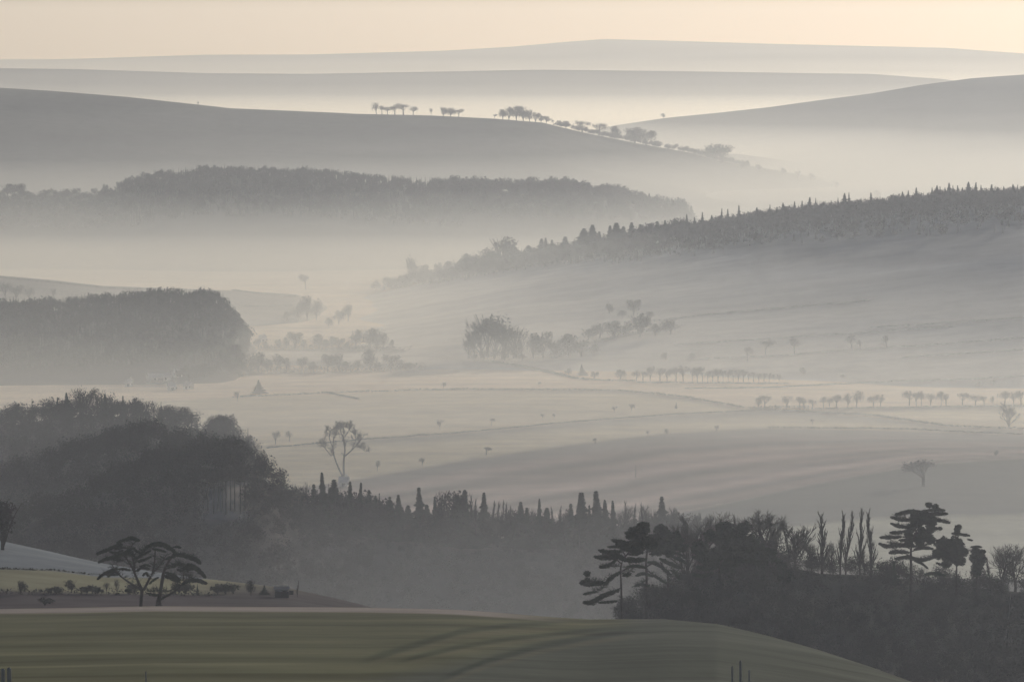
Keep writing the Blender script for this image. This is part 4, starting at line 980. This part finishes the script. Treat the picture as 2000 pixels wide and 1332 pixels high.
def building(name, cat, label, p, L, Wd, h, rh, rot, roof='roof', nwin=2):
    e = bpy.data.objects.new(name, None); S.collection.objects.link(e); e.location = tuple(p); e.rotation_euler = (0, 0, math.radians(rot)); tag(e, label, cat)
    a, b = L / 2, Wd / 2
    g = [np.array([[(-a, -b, h), (-a, b, h), (-a, 0, h + rh)]]), np.array([[(a, b, h), (a, -b, h), (a, 0, h + rh)]])]
    link('wall', soup('wall', np.concatenate([box(-a, a, -b, b, -1.5, h)] + g), M['wall']), e)
    o = .35; t = .18; R = []
    for s in (-1, 1):
        y0 = s * (b + o); z0 = h - o * rh / b
        c = [(-a-o, y0, z0), (a+o, y0, z0), (a+o, 0, h+rh), (-a-o, 0, h+rh)]; c2 = [(x, y, z + t) for x, y, z in c]
        for q in ([*c2], [c[3], c[2], c[1], c[0]], [c[0], c[1], c2[1], c2[0]], [c[1], c[2], c2[2], c2[1]], [c[3], c[0], c2[0], c2[3]]):
            R += [[q[0], q[1], q[2]], [q[0], q[2], q[3]]]
    rf = link('roof', soup('roof', R, M[roof]), e)
    if name == 'farmhouse': link('chimney', soup('chimney', box(a*.5-.4, a*.5+.4, -.4, .4, h + rh * .5, h + rh + 1.1), M['wall']), rf)
    link('door', soup('door', box(-.6, .6, -b - .06, -b + .05, 0, 2.1) if name != 'barn' else box(-1.6, 1.6, -b - .06, -b + .05, 0, h * .8), M['dark']), e)
    for i in range(nwin):
        x = (-a + (i + .5) * L / nwin); x += 1.4 if abs(x) < 1.2 else 0
        link('window', soup('window', box(x - .5, x + .5, -b - .05, -b + .05, h * .4, h * .4 + 1.0), M['dark']), e)
    return e
for px, by, Lp, hp, rot, nm, rf, lb in [(310,746,44,8,24,'barn','roof','long pale-roofed barn shining at the valley farm below the plantation'), (252,755,12,6,-10,'farmhouse','roof','small white farmhouse left of the long barn'), (345,736,16,5,40,'barn','roof','short pale shed just right of the long barn'), (368,760,14,6,-30,'farmhouse','roof','white house at the right of the valley farm'), (335,762,14,6,15,'farmhouse','roof','white house below the long barn, half hidden by the knoll trees'),
        (513,668,13,6,10,'farmhouse','roof','tiny white house in the upper hedgerow right of the plantation'), (550,1166,26,5,4,'barn','shed','long pale-roofed shed on the strip right of the cedars'), (672,950,18,8,-8,'farmhouse','roof','pale farmhouse at the foot of the large leafless forked tree'), (1118,1052,18,8,10,'farmhouse','roof','pale house half hidden in the long tree line')]:
    p = hit(px, by); m_ = pix(p[1])
    building(nm, 'barn' if nm == 'barn' else 'house', lb, p, Lp * m_, max(4.5, Lp * m_ * .45), max(2.0, hp * m_), 0.4 if nm == 'barn' and by > 1000 else 2.2, rot, rf)
# post and rail / field posts near the camera
for px, by, h, w, lb in [(1430,1352,52,4,'thin weathered post, left of the three at the bottom right'), (1446,1352,62,5,'tallest post, in the middle of the three at the bottom right'), (1463,1352,44,4,'short weathered post, right of the three at the bottom right'),
        (6,1352,46,9,'black post at the bottom left corner, left of two'), (18,1352,48,9,'black post at the bottom left corner, right of two'), (285,1352,42,3,'slim lone stake at the bottom of the green field')]:
    p = hit(px, by); m_ = pix(p[1]); rr = w * m_ / 2
    q = tube([[0, 0, -.4], [.01, 0, h * m_ * .5], [0, .01, h * m_ * .96], [0, 0, h * m_]], [rr * 1.1, rr, rr * .95, rr * .5], 8)
    o = link('fence_post', soup('fence_post', q, M['wood']), None, tuple(p)); tag(o, lb, 'post')
for _o in list(S.collection.objects):
    if _o.get('label') and len(_o['label'].split()) > 16: print('LONG', _o['label'])

# ------------------------------------------------------------------ air
def vol_box(name, x0, x1, y0, y1, z0, z1, dens, col, g, label):
    co = [(x, y, z) for x in (x0, x1) for y in (y0, y1) for z in (z0, z1)]
    f = [0,1,3,2, 4,6,7,5, 0,4,5,1, 2,3,7,6, 0,2,6,4, 1,5,7,3]
    m = bpy.data.materials.new(name + '_air'); m.use_nodes = True
    t = m.node_tree; t.nodes.remove(t.nodes['Principled BSDF'])
    pv = t.nodes.new('ShaderNodeVolumePrincipled')
    pv.inputs['Density'].default_value = dens
    pv.inputs['Color'].default_value = (*col, 1)
    pv.inputs['Anisotropy'].default_value = g
    pv.inputs['Absorption Color'].default_value = (1.0, .52, .0, 1)
    t.links.new(pv.outputs[0], t.nodes['Material Output'].inputs['Volume'])
    o = link(name, mesh_from(name, np.array(co, float), f, 4, m))
    tag(o, label, None, None, 'stuff')
    return o
vol_box('haze', -7000, 7000, -60, 22500, -14, 310, 0.82e-4, (.60, .635, .69), 0.5, 'thin morning haze filling the whole valley')
vol_box('mist', -2600, 2600, 1880, 14500, -12, 48, 3.7e-4, (.735, .77, .795), 0.5, 'pale mist lying over the valley floor')
vol_box('mist', -2500, 2500, 2250, 4300, -11, 21, 8.5e-4, (.75, .765, .765), 0.5, 'denser low mist pooled between the ridges')
vol_box('mist', -2700, 2700, 2800, 15500, -12.5, 72, 0.9e-4, (.725, .77, .80), 0.5, 'thin upper mist washing over the far slopes')
vol_box('mist', -4000, 4000, 4300, 19000, -13, 105, 0.45e-4, (.74, .76, .79), 0.5, 'high thin mist between the far hills')
vol_box('mist', -1900, 1900, 2270, 4250, -11.2, 50, 2.0e-4, (.75, .77, .77), 0.5, 'mist hanging over the hedged valley fields')
vol_box('mist', -880, 880, 1340, 1870, -12, 56, 0.9e-4, (.74, .76, .80), 0.5, 'thinner mist rising against the domed wood')
vol_box('mist', -900, 900, 1330, 1875, -11.5, 38, 3.8e-4, (.73, .765, .79), 0.5, 'mist lying in the near hollow below the line of pointed trees')
